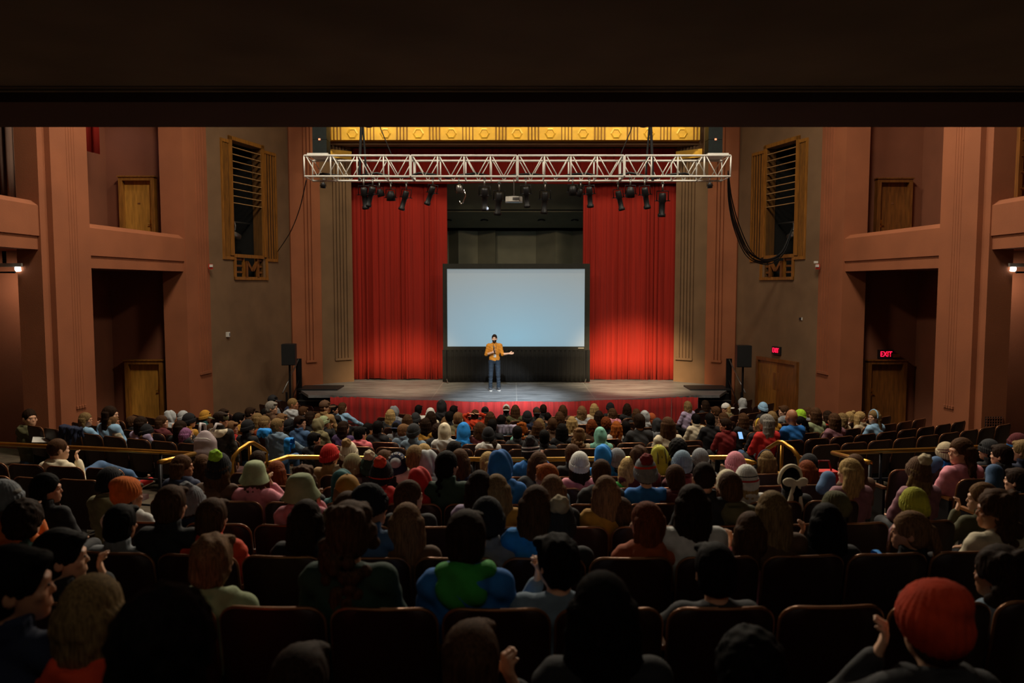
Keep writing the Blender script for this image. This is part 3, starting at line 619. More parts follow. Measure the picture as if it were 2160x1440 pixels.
# fixtures: pixel of the lamp's lower end, length, tilt
ORD = 'first second third fourth fifth sixth seventh eighth ninth tenth eleventh twelfth thirteenth fourteenth fifteenth sixteenth seventeenth eighteenth nineteenth twentieth'.split()
ORD += ['twenty-' + o for o in ORD[:9]] + ['thirtieth'] + ['thirty-' + o for o in ORD[:9]] + ['fortieth'] + ['forty-' + o for o in ORD[:9]] + ['fiftieth']
def fixture_meshes():
    body = MB().lathe([(0, .02), (.06, .02), (.075, -.02), (.08, -.16), (.062, -.18), (.062, -.40), (.082, -.41), (.082, -.47), (.05, -.47), (.045, -.43), (0, -.43)], 14).mesh('lamp_body', True)
    yoke = MB().tube([(-.12, 0, -.14), (-.12, 0, .06), (.12, 0, .06), (.12, 0, -.14)], .012, 6).tube([(-.16, 0, -.14), (.16, 0, -.14)], .01, 6).mesh('yoke', True)
    clamp = MB().tube([(0, 0, .05), (0, 0, .20)], .02, 6).tube([(-.03, 0, .2), (.0, 0, .26), (.03, 0, .2)], .018, 6).mesh('clamp', True)
    lens = MB().lathe([(0, -.435), (.05, -.44), (.05, -.43), (0, -.425)], 12).mesh('lens', True)
    return body, yoke, clamp, lens
fb, fy, fc, fl_ = fixture_meshes()
par = MB().lathe([(0, .02), (.06, .02), (.10, -.06), (.115, -.22), (.10, -.22), (.08, -.1), (0, -.08)], 14).mesh('lamp_body', True)
FX = [(767, 376, -2, 1.05, 'e', 0), (786, 376, 20, 1.0, 'e', 0), (824, 378, 0, 1, 'p', 1), (800, 380, -15, .8, 'p', 1), (857, 378, 18, 1.0, 'e', 1), (913, 378, 22, .95, 'e', 0), (968, 380, -8, .8, 'c', 0), (1022, 386, 0, 1.1, 'e', 0), (1053, 382, 5, 1.15, 'e', 1), (1109, 376, -5, 1.0, 'e', 0), (1150, 386, 3, 1.1, 'e', 1),
      (1208, 376, 0, .9, 'p', 0), (1225, 378, 20, .8, 'p', 1), (1243, 376, -6, 1.0, 'e', 0), (1304, 386, -14, 1.0, 'e', 1), (1330, 376, 0, 1.0, 'p', 0), (1360, 374, -12, 1.05, 'e', 0), (1398, 380, 0, 1.2, 'e', 1), (682, 376, 10, .55, 'p', 0), (1497, 376, -10, .55, 'p', 0)]
FX.sort(key=lambda f: -f[0])
for i, (px, py, tl, sc, kd, back) in enumerate(FX):
    D = D0 + (TD if back else 0); p = at(px, 380, D); z = b.z - .27 * sc
    kn = {'e': 'black tube-shaped spotlight', 'p': 'short black can spotlight', 'c': 'bright chrome hook lamp'}[kd]
    t = empty('stage_light', (p.x, D, z), label='%s hanging from the truss, %s lamp from the EXIT side' % (kn, ORD[i]), category='stage light', group='lamps on the lighting truss')
    t.scale = (sc, sc, sc)
    q = (R(18 if not back else 10), R(tl), 0)
    put('lamp_body', par if kd == 'p' else fb if kd == 'e' else par, BLACKP if kd != 'c' else STEEL, t, rot=q); put('yoke', fy, BLACKM, t, rot=(0, R(tl) * .4, 0)); put('clamp', fc, STEEL, t)
    if kd == 'e': put('lens', fl_, STEEL, t, rot=q)
    if kd == 'c': MB().tube([(.15, 0, -.1), (.2, 0, -.3), (.12, 0, -.5), (.05, 0, -.55), (.02, 0, -.45)], .02).build('chrome_hook', CHROME, t, smooth=True)
# lit fixtures: their beams
spot('stage_light_beam', (-.6, D0 - .1, b.z - .6), (-.45, 24.3, 1.9), SP_MAIN * 1.5, (.93, .97, 1), 17, .55)
spot('stage_light_beam', (1.0, D0 - .1, b.z - .6), (.1, 23.6, 1.0), SP_MAIN * .75, (.86, .95, 1), 24, .5)
spot('stage_light_beam', (3.1, D0 + .4, b.z - .6), (4.2, 27.2, .2), SP_CUR * 1.15, (1, .72, .40), 35, 1, .25)
spot('stage_light_beam', (-2.4, D0 + .4, b.z - .6), (-4.0, 27.2, -.3), SP_CUR * .6, (1, .72, .40), 35, 1, .25)
spot('stage_light_beam', (.3, D0 + .4, b.z - .6), (-.1, 22.7, 1.0), SP_MAIN * 3.0, (.78, .91, 1), 37, 1, .2)
for hx in (-4.6, -1.6, 1.6, 4.6): spot('header_lamp', (hx, 24.4, zg0 + 2.3), (hx, 26, zg0 + .25), HEAD_P, (1, .84, .52), 95, .8, .15)
# projector
p = at(1084, 421, D0 + .35)
t = empty('projector', p, label='white ceiling projector hung on a thin pole below the truss', category='projector')
MB().prism([(-.20, -.15), (-.12, -.20), (.12, -.20), (.20, -.15), (.21, .17), (-.21, .17)], -.06, .06).build('case', WHITEP, t); MB().box((.05, -.19, 0), (.16, .03, .07)).build('front_panel', STEEL, t); MB().box((0, 0, -.062), (.26, .2, .012)).build('vent_plate', STEEL, t)
MB().tube([(0, 0, .06), (0, 0, b.z - p.z)], .012).build('pole', STEEL, t); MB().box((0, 0, .075), (.12, .12, .03)).build('mount_plate', STEEL, t)
# hanging cable bundles
def hang(lab, path, n, r, spread):
    t = empty('cable_bundle', path[0], label=lab, category='cable')
    rnd = random.Random(3); P0 = Vector(path[0])
    for k in range(n):
        o = Vector((rnd.uniform(-1, 1), rnd.uniform(-.4, .4), rnd.uniform(-1, 1))) * spread
        pts = [Vector(p) for p in path]; sm = []
        for i in range(len(pts) - 1):
            for q in range(6):
                u = q / 6; p_1 = pts[max(i - 1, 0)]; p0, p1 = pts[i], pts[i + 1]; p2 = pts[min(i + 2, len(pts) - 1)]
                sm.append(.5 * ((2 * p0) + (p1 - p_1) * u + (2 * p_1 - 5 * p0 + 4 * p1 - p2) * u * u + (3 * p0 - 3 * p1 + p2 - p_1) * u ** 3))
        sm.append(pts[-1])
        MB().tube([p - P0 + o * math.sin(math.pi * i / len(sm)) for i, p in enumerate(sm)], r, 6).build('cable', BLACKP, t, smooth=True)
hang('thick bundle of black cables sagging from the truss end into the grille', [at(1536, 360, D0 + .4), at(1541, 420, 19.6), at(1556, 480, 20.6), at(1582, 535, 21.6), at(1615, 552, 22.2), at(1650, 535, 22.5), at(1672, 480, 22.9)], 9, .014, .10)
hang('single thin black cable from the truss end to the grille opposite the exit signs', [at(646, 380, D0 + .4), at(632, 440, 20.5), at(612, 490, 22.7), at(586, 530, 24.6)], 1, .013, 0)
# ------------------------------------------------------------------ brass rails with black posts along the cross aisle
def rail(lab, pts, h=.92):
    """pts: plan points; the brass top follows the floor"""
    t = empty('handrail', (pts[0][0], pts[0][1], floor_z(*pts[0])), label=lab, category='handrail', group='brass handrails along the cross aisle')
    o = t.location; P = [Vector((x, y, floor_z(x, y) + hh)) - o for (x, y, hh) in [(p[0], p[1], p[2] if len(p) > 2 else h) for p in pts]]
    dense = []
    for i in range(len(P) - 1):
        n = max(1, int((P[i + 1] - P[i]).length / .5))
        dense += [P[i].lerp(P[i + 1], k / n) for k in range(n)]
    dense.append(P[-1])
    MB().tube(dense, .03, 8).build('brass_top', BRASS, t, smooth=True)
    MB().tube([p - Vector((0, 0, .37)) for p in dense], .016, 6).build('mid_rail', BLACKM, t, smooth=True); MB().tube([p - Vector((0, 0, .72)) for p in dense], .016, 6).build('lower_rail', BLACKM, t, smooth=True)
    n = max(2, int(len(dense) / 3)); po = MB().tube([(0, 0, 0), (0, 0, h - .02)], .02, 6).mesh('post', True)
    for k in range(n + 1):
        q = dense[int(k * (len(dense) - 1) / n)]; put('post', po, BLACKM, t, (q.x, q.y, q.z - h))
    return t
def rp(px, py, h=.92, it=30):
    """plan point on which a rail of height h shows at the pixel"""
    lo, hi = 3.0, 20.0
    for _ in range(40):
        mid = (lo + hi) / 2; q = at(px, py, mid)
        if q.z > floor_z(q.x, q.y) + h: lo = mid
        else: hi = mid
    q = at(px, py, lo); return (q.x, q.y)
rail('brass handrail along the cross aisle nearest the wall lamp opposite the exit signs', [rp(-80, 932), rp(200, 946), rp(410, 957), rp(336, 975)])
rail('long brass handrail across the middle of the cross aisle', [rp(566, 978), rp(606, 963), rp(830, 967), rp(1085, 969), rp(1330, 967), rp(1541, 964), rp(1592, 977)])
rail('brass handrail along the cross aisle on the exit-sign side', [rp(1836, 976), rp(1756, 955), rp(1960, 948), rp(2240, 934)])
for px, py, mx, lab in ((524, 935, 1, 'curved brass grab rail at the aisle steps opposite the exit signs'), (1652, 933, -1, 'curved brass grab rail at the aisle steps on the exit-sign side')):
    D = 10.8; q = at(px, py, D); zf = floor_z(q.x, D); h = q.z - zf
    t = empty('grab_rail', (q.x, D, zf), label=lab, category='handrail')
    MB().tube([(-.13 * mx, -.30, 0), (-.13 * mx, -.30, h * .76), (-.12 * mx, -.26, h * .86), (-.08 * mx, -.15, h * .94), (0, .0, h), (.03 * mx, .1, h * .99), (.10 * mx, .35, h * .84), (.12 * mx, .4, h * .78), (.12 * mx, .4, 0)], .030, 10).build('brass_tube', BRASS, t, smooth=True)
    MB().tube([(.0, .05, 0), (.0, .05, h * .96)], .025, 8).build('post', BRASS, t, smooth=True)
# ------------------------------------------------------------------ seats in curved rows
ROWS_R = [2.55, 3.56, 4.6, 5.6, 6.65, 7.65, 8.6]           # under the balcony, nearest first
ROWS_F = [11.25 + .95 * k for k in range(9)]               # in front of the cross aisle
def row_name(de):
    if de < 10: return ORD[6 - ROWS_R.index(de)] + ' row behind the brass rail'
    return ORD[8 - ROWS_F.index(de)] + ' row from the stage'
SW = .53
def seat_meshes():
    m = MB(); n = 12; W = .25
    def edge(t):      # outline of the shell, t 0..1 from lower corner over the top to the other lower corner
        return t
    pts = []          # (x, z): rounded-top outline
    pts.append((-W + .02, .30)); pts.append((-W, .45)); pts.append((-W, .76))
    for k in range(1, 7): a = math.pi - k * math.pi / 12; pts.append((-W + .085 + .085 * math.cos(a), .765 + .085 * math.sin(a)))
    pts += [(-x, z) for x, z in pts[::-1]]
    def bend(x, z, d): return (x, -.28 + d - .16 * (z - .45) + .35 * x * x * 1.2, z)
    f0 = [bend(x, z, .0) for x, z in pts]; f1 = [bend(x * .97, z - .01, .035) for x, z in pts]; k = len(pts)
    # middle column keeps the shell curved
    mid0 = []
    cols = 5
    for half, d in ((f0, 0), (f1, .035)):
        vs = []
        L = k // 2
        for i in range(L):
            a, b = pts[i], pts[k - 1 - i]
            for c in range(cols): x = a[0] + (b[0] - a[0]) * c / (cols - 1); vs.append(bend(x * (1 if d == 0 else .97), a[1] - (0 if d == 0 else .01), d))
        m.add(vs, [(i * cols + c, i * cols + c + 1, (i + 1) * cols + c + 1, (i + 1) * cols + c) for i in range(L - 1) for c in range(cols - 1)])
    m.add(f0 + f1, [(i, (i + 1) % k, k + (i + 1) % k, k + i) for i in range(k)])
    shell = m.mesh('backrest', True)
    rim = MB().tube([bend(x * 1.01, z + .003, .012) for x, z in [p for p in pts if p[1] > .60]] if False else [bend(x, z + .002, .014) for x, z in pts[1:9]] + [bend(-.15 + .06 * i, .852, .014) for i in range(1, 5)] + [bend(x, z + .002, .014) for x, z in pts[9:-1]], .0105, 5).mesh('back_trim', True)
    cu = MB(); NXc = 6
    cu.sheet(lambda u, v: (-.22 + .44 * u, -.20 + .40 * v, .43 + .03 * math.sin(math.pi * u) * math.sin(math.pi * v) - .02 * (v - .5)), 6, 5)
    cu.sheet(lambda u, v: (-.22 + .44 * u, -.20 + .40 * v, .36), 2, 2)
    o = len(cu.v)
    for q in ([(-.22, -.2), (.22, -.2)], [(.22, -.2), (.22, .2)], [(.22, .2), (-.22, .2)], [(-.22, .2), (-.22, -.2)]):
        (xa, ya), (xb, yb) = q; cu.add([(xa, ya, .36), (xb, yb, .36), (xb, yb, .43 - .02 * (yb / .4)), (xa, ya, .43 - .02 * (ya / .4))], [(0, 1, 2, 3)])
    cushion = cu.mesh('seat_cushion', True)
    arm = MB().box((0, -.06, .62), (.05, .34, .028)).mesh('armrest')
    std = MB().prism([(-.018, -.22), (.018, -.22), (.018, .10), (-.018, .10)], .12, .61).prism([(-.03, -.24), (.03, -.24), (.03, .16), (-.03, .16)], 0, .03).prism([(-.015, -.12), (.015, -.12), (.015, .0), (-.015, .0)], .02, .14).mesh('standard')
    return shell, rim, cushion, arm, std
SHELL, RIM, CUSH, ARM, STDM = seat_meshes()
for me, mt in ((SHELL, SEATM), (RIM, TRIMM), (CUSH, SEATC), (ARM, DWOOD), (STDM, BLACKM)): me.materials.append(mt)
def in_view(x, y, margin=60):
    if y < .6: return False
    px = CX + F * (x - XC) / y
    return -margin - 300 / y < px < 2160 + margin + 300 / y
seat_list = []
for de in ROWS_R + ROWS_F:
    xs_ = []
    blocks = [(-3.18, 3.18), (4.35, 8.85 if de > 11 else 9.2), (-8.85 if de > 11 else -9.2, -4.35)]
    if de == ROWS_F[0]: blocks = blocks[1:]            # only the side blocks reach back to the rail
    for b0, b1 in blocks:
        yc = 38 if de < 10.3 else 28; r = yc - de - .28
        a0, a1 = math.asin(b0 / r) * r, math.asin(b1 / r) * r; n = int((a1 - a0) / SW)
        # even rows are staggered by half a seat
        st = (a1 - a0 - n * SW) / 2 + (SW * .25 if (ROWS_R + ROWS_F).index(de) % 2 else -SW * .25) * (1 if n > 3 else 0)
        for k in range(n):
            s = a0 + st + (k + .5) * SW; th = s / r; x, y = r * math.sin(th), yc - r * math.cos(th)
            lim = 9.0 if y < 14.8 else 8.55 if y < 16.3 else 8.45 - (y - 16.3) * .12 if y < 18.2 else 6.7
            if abs(x) < lim and in_view(x, y): xs_.append((x, y, th))
    xs_.sort(key=lambda q: -q[0])
    for i, q in enumerate(xs_): seat_list.append((de, i, *q))
seat_list.sort(key=lambda q: math.hypot(q[2], q[3]))
far = MB()
for n, (de, i, x, y, th) in enumerate(seat_list):
    z = floor_z(x, y)
    if n < 300:
        t = empty('theatre_seat', (x, y, z), th, label='maroon folding theatre seat, %s from the EXIT side in %s' % (ORD[i], row_name(de)), category='theatre seat', group='maroon theatre seats in curved rows')
        bk = put('backrest', SHELL, None, t); put('back_trim', RIM, None, bk); put('seat_cushion', CUSH, None, t); put('armrest', ARM, None, t, (-SW / 2, 0, 0)); put('standard', STDM, None, t, (-SW / 2, 0, 0))
    else:
        M = Matrix.Translation((x, y, z)) @ Matrix.Rotation(th, 4, 'Z')
        for me in (SHELL, CUSH):
            far.add([M @ v.co for v in me.vertices], [tuple(p.vertices) for p in me.polygons])
if far.v:
    far.build('theatre_seats_far', SEATM, label='further maroon theatre seats in the front rows by the stage', category='theatre seats', kind='stuff')
# ------------------------------------------------------------------ organic surfaces: signed distance fields turned into meshes
class SDF:
    def __init__(s, lo, hi, h):
        s.lo = np.array(lo, float); s.h = h; s.n = np.ceil((np.array(hi) - s.lo) / h).astype(int) + 1
        s.v = np.full(s.n, 9.0, np.float32)
        s.ax = [s.lo[i] + h * np.arange(s.n[i]) for i in range(3)]
    def sub(s, lo, hi):
        a = np.clip(np.floor((np.array(lo) - s.lo) / s.h).astype(int), 0, s.n); b = np.clip(np.ceil((np.array(hi) - s.lo) / s.h).astype(int) + 1, 0, s.n)
        sl = tuple(slice(a[i], b[i]) for i in range(3))
        return sl, s.ax[0][sl[0]][:, None, None], s.ax[1][sl[1]][None, :, None], s.ax[2][sl[2]][None, None, :]
    def comb(s, sl, d, k, cut=False):
        a = s.v[sl]
        if a.size == 0: return
        if cut:
            b = -d; h = np.clip(.5 - .5 * (b - a) / max(k, 1e-6), 0, 1) if k > 0 else None
            # smooth max
            if k > 0:
                hh = np.clip(.5 + .5 * (a - b) / k, 0, 1); s.v[sl] = b + (a - b) * hh + k * hh * (1 - hh)
            else: s.v[sl] = np.maximum(a, b)
        else:
            if k > 0:
                hh = np.clip(.5 + .5 * (a - d) / k, 0, 1); s.v[sl] = a + (d - a) * hh - k * hh * (1 - hh)
            else: s.v[sl] = np.minimum(a, d)
    def cap(s, a, b, ra, rb=None, k=.02, cut=False):
        rb = ra if rb is None else rb; a = np.array(a, float); b = np.array(b, float); m = max(ra, rb) + k + 3 * s.h
        sl, X, Y, Z = s.sub(np.minimum(a, b) - m, np.maximum(a, b) + m); d = b - a; L = max(d @ d, 1e-9)
        t = np.clip(((X - a[0]) * d[0] + (Y - a[1]) * d[1] + (Z - a[2]) * d[2]) / L, 0, 1)
        D = np.sqrt((X - a[0] - t * d[0]) ** 2 + (Y - a[1] - t * d[1]) ** 2 + (Z - a[2] - t * d[2]) ** 2) - (ra + (rb - ra) * t)
        s.comb(sl, D, k, cut); return s
    def ell(s, c, r, k=.02, rot=None, cut=False):
        c = np.array(c, float); r = np.array(r, float); m = (r.max() if rot is not None else r) + k + 3 * s.h
        sl, X, Y, Z = s.sub(c - m, c + m); x, y, z = X - c[0], Y - c[1], Z - c[2]
        if rot is not None: x, y, z = (rot[0][i] * x + rot[1][i] * y + rot[2][i] * z for i in range(3))
        k0 = np.sqrt((x / r[0]) ** 2 + (y / r[1]) ** 2 + (z / r[2]) ** 2); k1 = np.sqrt((x / r[0] ** 2) ** 2 + (y / r[1] ** 2) ** 2 + (z / r[2] ** 2) ** 2) + 1e-6
        s.comb(sl, k0 * (k0 - 1) / k1, k, cut); return s
    def plane(s, n, d):           # keep the side where n.p < d
        X, Y, Z = s.ax[0][:, None, None], s.ax[1][None, :, None], s.ax[2][None, None, :]
        s.v = np.maximum(s.v, (n[0] * X + n[1] * Y + n[2] * Z - d).astype(np.float32)); return s
    def disp(s, f):
        X, Y, Z = s.ax[0][:, None, None], s.ax[1][None, :, None], s.ax[2][None, None, :]
        s.v = s.v + f(X, Y, Z).astype(np.float32); return s
    def mesh(s, name):
        v = s.v; I = v < 0; n = s.n
        C = [(i, j, k) for i in (0, 1) for j in (0, 1) for k in (0, 1)]
        cor = [I[i:n[0] - 1 + i, j:n[1] - 1 + j, k:n[2] - 1 + k] for i, j, k in C]
        sm = sum(c.astype(np.int8) for c in cor); act = (sm > 0) & (sm < 8); idx = np.full(act.shape, -1, np.int64); cells = np.argwhere(act); idx[act] = np.arange(len(cells))
        val = np.stack([v[cells[:, 0] + i, cells[:, 1] + j, cells[:, 2] + k] for i, j, k in C], 1); val = np.clip(val, -3 * s.h, 3 * s.h)
        pos = np.zeros((len(cells), 3)); cnt = np.zeros(len(cells)); Cn = np.array(C, float)
        for a in range(8):
            for b in range(a + 1, 8):
                if np.abs(Cn[a] - Cn[b]).sum() == 1:
                    va, vb = val[:, a], val[:, b]; mk = (va < 0) != (vb < 0); t = np.where(mk, va / np.where(va - vb == 0, 1, va - vb), 0)
                    pos += mk[:, None] * (Cn[a] + t[:, None] * (Cn[b] - Cn[a])); cnt += mk
        P = s.lo + (cells + pos / np.maximum(cnt, 1)[:, None]) * s.h
        Q = []
        for ax in range(3):
            o1, o2 = [q for q in range(3) if q != ax]
            A = [slice(None)] * 3; B = [slice(None)] * 3; A[ax] = slice(0, n[ax] - 1); B[ax] = slice(1, n[ax]); ia, ib = I[tuple(A)], I[tuple(B)]
            e = np.argwhere(ia != ib); e = e[(e[:, o1] > 0) & (e[:, o2] > 0) & (e[:, o1] < n[o1] - 1) & (e[:, o2] < n[o2] - 1)]
            ins = ia[e[:, 0], e[:, 1], e[:, 2]]; c0 = e.copy(); c0[:, o1] -= 1; c0[:, o2] -= 1; c1 = e.copy(); c1[:, o2] -= 1; c2 = e.copy(); c3 = e.copy(); c3[:, o1] -= 1
            q = np.stack([idx[c[:, 0], c[:, 1], c[:, 2]] for c in (c0, c1, c2, c3)], 1); flip = ins if ax != 1 else ~ins
            q = np.where(flip[:, None], q, q[:, ::-1]); Q.append(q)
        Q = np.concatenate(Q); Q = Q[(Q >= 0).all(1)]
        A_, B_, C_ = P[Q[:, 0]], P[Q[:, 1]], P[Q[:, 2]]
        if np.einsum('ij,ij->i', A_, np.cross(B_, C_)).sum() < 0: Q = Q[:, ::-1]
        me = bpy.data.meshes.new(name); me.vertices.add(len(P)); me.vertices.foreach_set('co', P.astype(np.float32).ravel()); me.loops.add(len(Q) * 4); me.loops.foreach_set('vertex_index', Q.astype(np.int32).ravel())
        me.polygons.add(len(Q)); me.polygons.foreach_set('loop_start', np.arange(0, len(Q) * 4, 4, dtype=np.int32)); me.polygons.foreach_set('use_smooth', np.ones(len(Q), bool)); me.update(calc_edges=True)
        return me
def rotz(a):
    c, s_ = math.cos(a), math.sin(a); return np.array([[c, -s_, 0], [s_, c, 0], [0, 0, 1]])
HS = 1.10                              # children's heads are large for their bodies
HC = np.array((0, -.085, 1.128))       # seated head centre
def head_sdf(f, C, yaw, sc=1.0):
    M = rotz(yaw)
    def p(x, y, z): return np.array(C) + M @ (np.array((x, y, z)) * sc)
    E = lambda c, r, k=.02, cut=False: f.ell(p(*c), np.array(r) * sc, k * sc, M, cut)
    f.cap(p(0, -.03, -.07), np.array(C) + np.array((0, -.045, -.17)) * sc, .047 * sc, .056 * sc, .02)
    E((0, -.008, .022), (.073, .092, .097)); E((0, .028, -.045), (.057, .064, .066), .03); E((0, .066, -.088), (.024, .022, .018), .02)
    E((0, .082, .022), (.046, .014, .010), .012)
    for q in (-1, 1):
        E((q * .032, .096, .004), (.017, .014, .011), .008, True); E((q * .030, .078, .003), (.0125, .012, .0115), .003)
        E((q * .042, .068, -.022), (.020, .016, .016), .015); E((q * .076, -.008, -.008), (.010, .022, .031), .006); E((q * .084, .004, -.008), (.006, .010, .016), .006, True)
    f.cap(p(0, .086, .008), p(0, .099, -.024), .006 * sc, .0095 * sc, .010)
    E((0, .088, -.056), (.021, .010, .006), .006); E((0, .087, -.066), (.018, .010, .006), .005)
    return f
def hand(f, W, d, up, side, curl=.3, k=.006):
    """palm from wrist W along d; 'side' = thumb side vector"""
    W, d, up, side = (np.array(q, float) for q in (W, d, up, side)); d /= np.linalg.norm(d); side /= np.linalg.norm(side); up = np.cross(d, side); 
    for q in (-.024, 0, .024): f.cap(W + side * q * .6, W + d * .075 + side * q, .014, .013, .014)
    for i, (q, L) in enumerate(((.028, .062), (.0095, .072), (-.0095, .068), (-.028, .052))):
        a = W + d * .078 + side * q; b = a + d * L * .5 - up * L * curl * .3; c = b + d * L * .5 * (1 - curl) - up * L * .5 * curl * 1.3
        f.cap(a, b, .0095, .0085, k); f.cap(b, c, .0085, .0075, k)
    a = W + d * .02 + side * .028; b = a + d * .03 + side * .03; c = b + d * .03 + side * .008
    f.cap(a, b, .012, .0105, .01); f.cap(b, c, .0105, .009, k)
# skeletons of the seated poses (x to the sitter's own right)
def joints(pose):
    J = dict(pel=(0, -.10, .50), chest=(0, -.125, .80), neck=(0, -.13, .975))
    for s, n in ((1, 'R'), (-1, 'L')):
        J['sh' + n] = (s * .155, -.125, .925); J['el' + n] = (s * .215, -.03, .68); J['wr' + n] = (s * .10, .17, .60); J['hd' + n] = (-.6 * s, .8, -.05); J['hip' + n] = (s * .085, -.05, .51); J['kn' + n] = (s * .11, .33, .50); J['an' + n] = (s * .10, .36, .10)
    if pose == 'face': J['elR'] = (.20, .06, .72); J['wrR'] = (.085, .11, .96); J['hdR'] = (-.2, -.2, .95)
    if pose == 'up': 
        for s, n in ((1, 'R'), (-1, 'L')): J['el' + n] = (s * .27, -.05, 1.10); J['wr' + n] = (s * .13, -.19, 1.18); J['hd' + n] = (-s * .9, -.25, .1)
    if pose == 'side': J['elR'] = (.32, .10, .72); J['wrR'] = (.36, .30, .62); J['hdR'] = (.2, .9, -.3)
    if pose == 'ear': J['elR'] = (.27, .03, .82); J['wrR'] = (.15, -.01, 1.0); J['hdR'] = (-.40, -.05, .9)
    if pose == 'lean':
        J['chest'] = (.05, -.05, .76); J['neck'] = (.09, .0, .93)
        for s, n in ((1, 'R'), (-1, 'L')): J['sh' + n] = (s * .155 + .07, -.01, .88); J['el' + n] = (s * .22 + .05, .12, .66); J['wr' + n] = (s * .08 + .05, .24, .62)
    if pose == 'stand':
        for s, n in ((1, 'R'), (-1, 'L')): J['hip' + n] = (s * .085, -.10, .47); J['kn' + n] = (s * .09, -.07, .10); J['an' + n] = (s * .09, -.10, -.25); J['wr' + n] = (s * .22, .02, .44); J['el' + n] = (s * .23, -.10, .66); J['hd' + n] = (0, .2, -1)
    if pose == 'cross': J['knR'] = (.14, .42, .66); J['anR'] = (-.14, .62, .52)
    return {k: np.array(v, float) for k, v in J.items()}
def head_off(pose): return np.array((.09, .11, -.045)) if pose == 'lean' else np.zeros(3)
_bm = {}
def body_mesh(pose, yaw, fine):
    key = ('body', pose, yaw, fine)
    if key in _bm: return _bm[key]
    J = joints(pose); lo = (-.42, -.36, -.32 if pose == 'stand' else .0); hi = (.46, .72, 1.32)
    f = SDF(lo, hi, .0085 if fine else .012)
    f.cap(J['pel'], J['chest'], .105, .10, .03); f.cap(J['chest'], J['neck'], .075, .045, .04)
    for n, s in (('R', 1), ('L', -1)):
        f.cap(J['neck'] * .8 + J['chest'] * .2, J['sh' + n], .042, .042, .03); f.cap(J['sh' + n], J['el' + n], .043, .034, .02); f.cap(J['el' + n], J['wr' + n], .034, .024, .02)
        d = J['hd' + n]; sd = np.cross(d, (0, 0, 1.0)) * s if abs(d[2]) < .8 * np.linalg.norm(d) else np.array((-s * .5, 0.8, 0.1)); hand(f, J['wr' + n], d, None, sd, .85 if pose in ('face', 'ear') and n == 'R' else .3)
        f.cap(J['hip' + n], J['kn' + n], .07, .052, .03); f.cap(J['kn' + n], J['an' + n], .05, .034, .02)
        if J['an' + n][2] > .4: f.cap(J['an' + n], J['an' + n] + np.array((-.05, .05, -.08)), .035, .03)
        else: f.cap(J['an' + n] + np.array((0, -.01, -.05)), J['an' + n] + np.array((0, .13, -.065)), .036, .03)
    head_sdf(f, HC + head_off(pose), yaw, HS)
    me = f.mesh('person'); _bm[key] = me; return me
def top_mesh(pose, style):
    key = ('top', pose, style)
    if key in _bm: return _bm[key]
    J = joints(pose); f = SDF((-.44, -.40, .36), (.48, .62, 1.24), .011); pf = .012 if style in ('puffer',) else 0; i = .018 + pf
    c = J['chest']; f.ell(c + np.array((0, .0, -.02)), (.165 + i * .6, .118 + i * .5, .20), .04); f.ell(J['pel'] + np.array((0, .01, .08)), (.155 + i * .6, .12 + i * .5, .16), .06)
    for n, s in (('R', 1), ('L', -1)):
        f.cap(J['neck'] + np.array((s * .02, 0, -.015)), J['sh' + n], .052 + i * .4, .056 + i * .5, .05); f.cap(J['sh' + n], J['el' + n], .058 + i * .5, .048 + i * .5, .03); f.cap(J['el' + n], J['wr' + n] * .93 + J['el' + n] * .07, .047 + i * .4, .034 + i * .4, .02)
        w_ = J['wr' + n] * .95 + J['el' + n] * .05; e = (J['wr' + n] - J['el' + n]) / np.linalg.norm(J['wr' + n] - J['el' + n]); f.cap(w_ - e * .03, w_, .040, .040, .006)
    nk = J['neck']
    if style == 'hoodie':
        for a in range(-5, 6):
            t = math.pi / 2 + a * .36 - math.pi; q = nk + np.array((.095 * math.cos(t), .075 * math.sin(t) + .01, .035 - .01 * abs(a) * .5)); f.ell(q, (.038, .038, .04), .02)
        f.ell(nk + np.array((0, -.085, -.03)), (.105, .045, .085), .03); f.ell(nk + np.array((0, -.095, .055)), (.07, .03, .02), .01, cut=True)
    elif style in ('coat', 'puffer'):
        for a in range(12):
            t = a * math.pi / 6; q = nk + np.array((.068 * math.cos(t), .06 * math.sin(t), .03)); f.cap(q, q + np.array((0, 0, .035)), .020, .016, .015)
    else:
        for a in range(12):
            t = a * math.pi / 6; f.ell(nk + np.array((.062 * math.cos(t), .055 * math.sin(t), .012)), (.016, .016, .014), .012)
    if style == 'puffer': f.disp(lambda X, Y, Z: -.010 * np.abs(np.sin((Z + .10 * X * X) * math.pi / .075)) + .004)
    f.disp(lambda X, Y, Z: .0045 * np.sin(23 * Z + 9 * X + 3 * np.sin(17 * Y)) * np.sin(31 * X + 11 * Y + 2 * np.sin(13 * Z)) + .003 * np.sin(61 * Z + 37 * X))
    me = f.mesh('top'); _bm[key] = me; return me
def legs_mesh(pose):
    key = ('legs', pose)
    if key in _bm: return _bm[key]
    J = joints(pose); f = SDF((-.40, -.36, -.36 if pose == 'stand' else 0.02), (.40, .78, .82), .014); f.ell(J['pel'] + np.array((0, .0, -.01)), (.155, .13, .10), .03)
    for n in 'RL': f.cap(J['hip' + n], J['kn' + n], .083, .066, .03); f.cap(J['kn' + n], J['an' + n], .062, .05, .02)
    me = f.mesh('trousers'); _bm[key] = me; return me
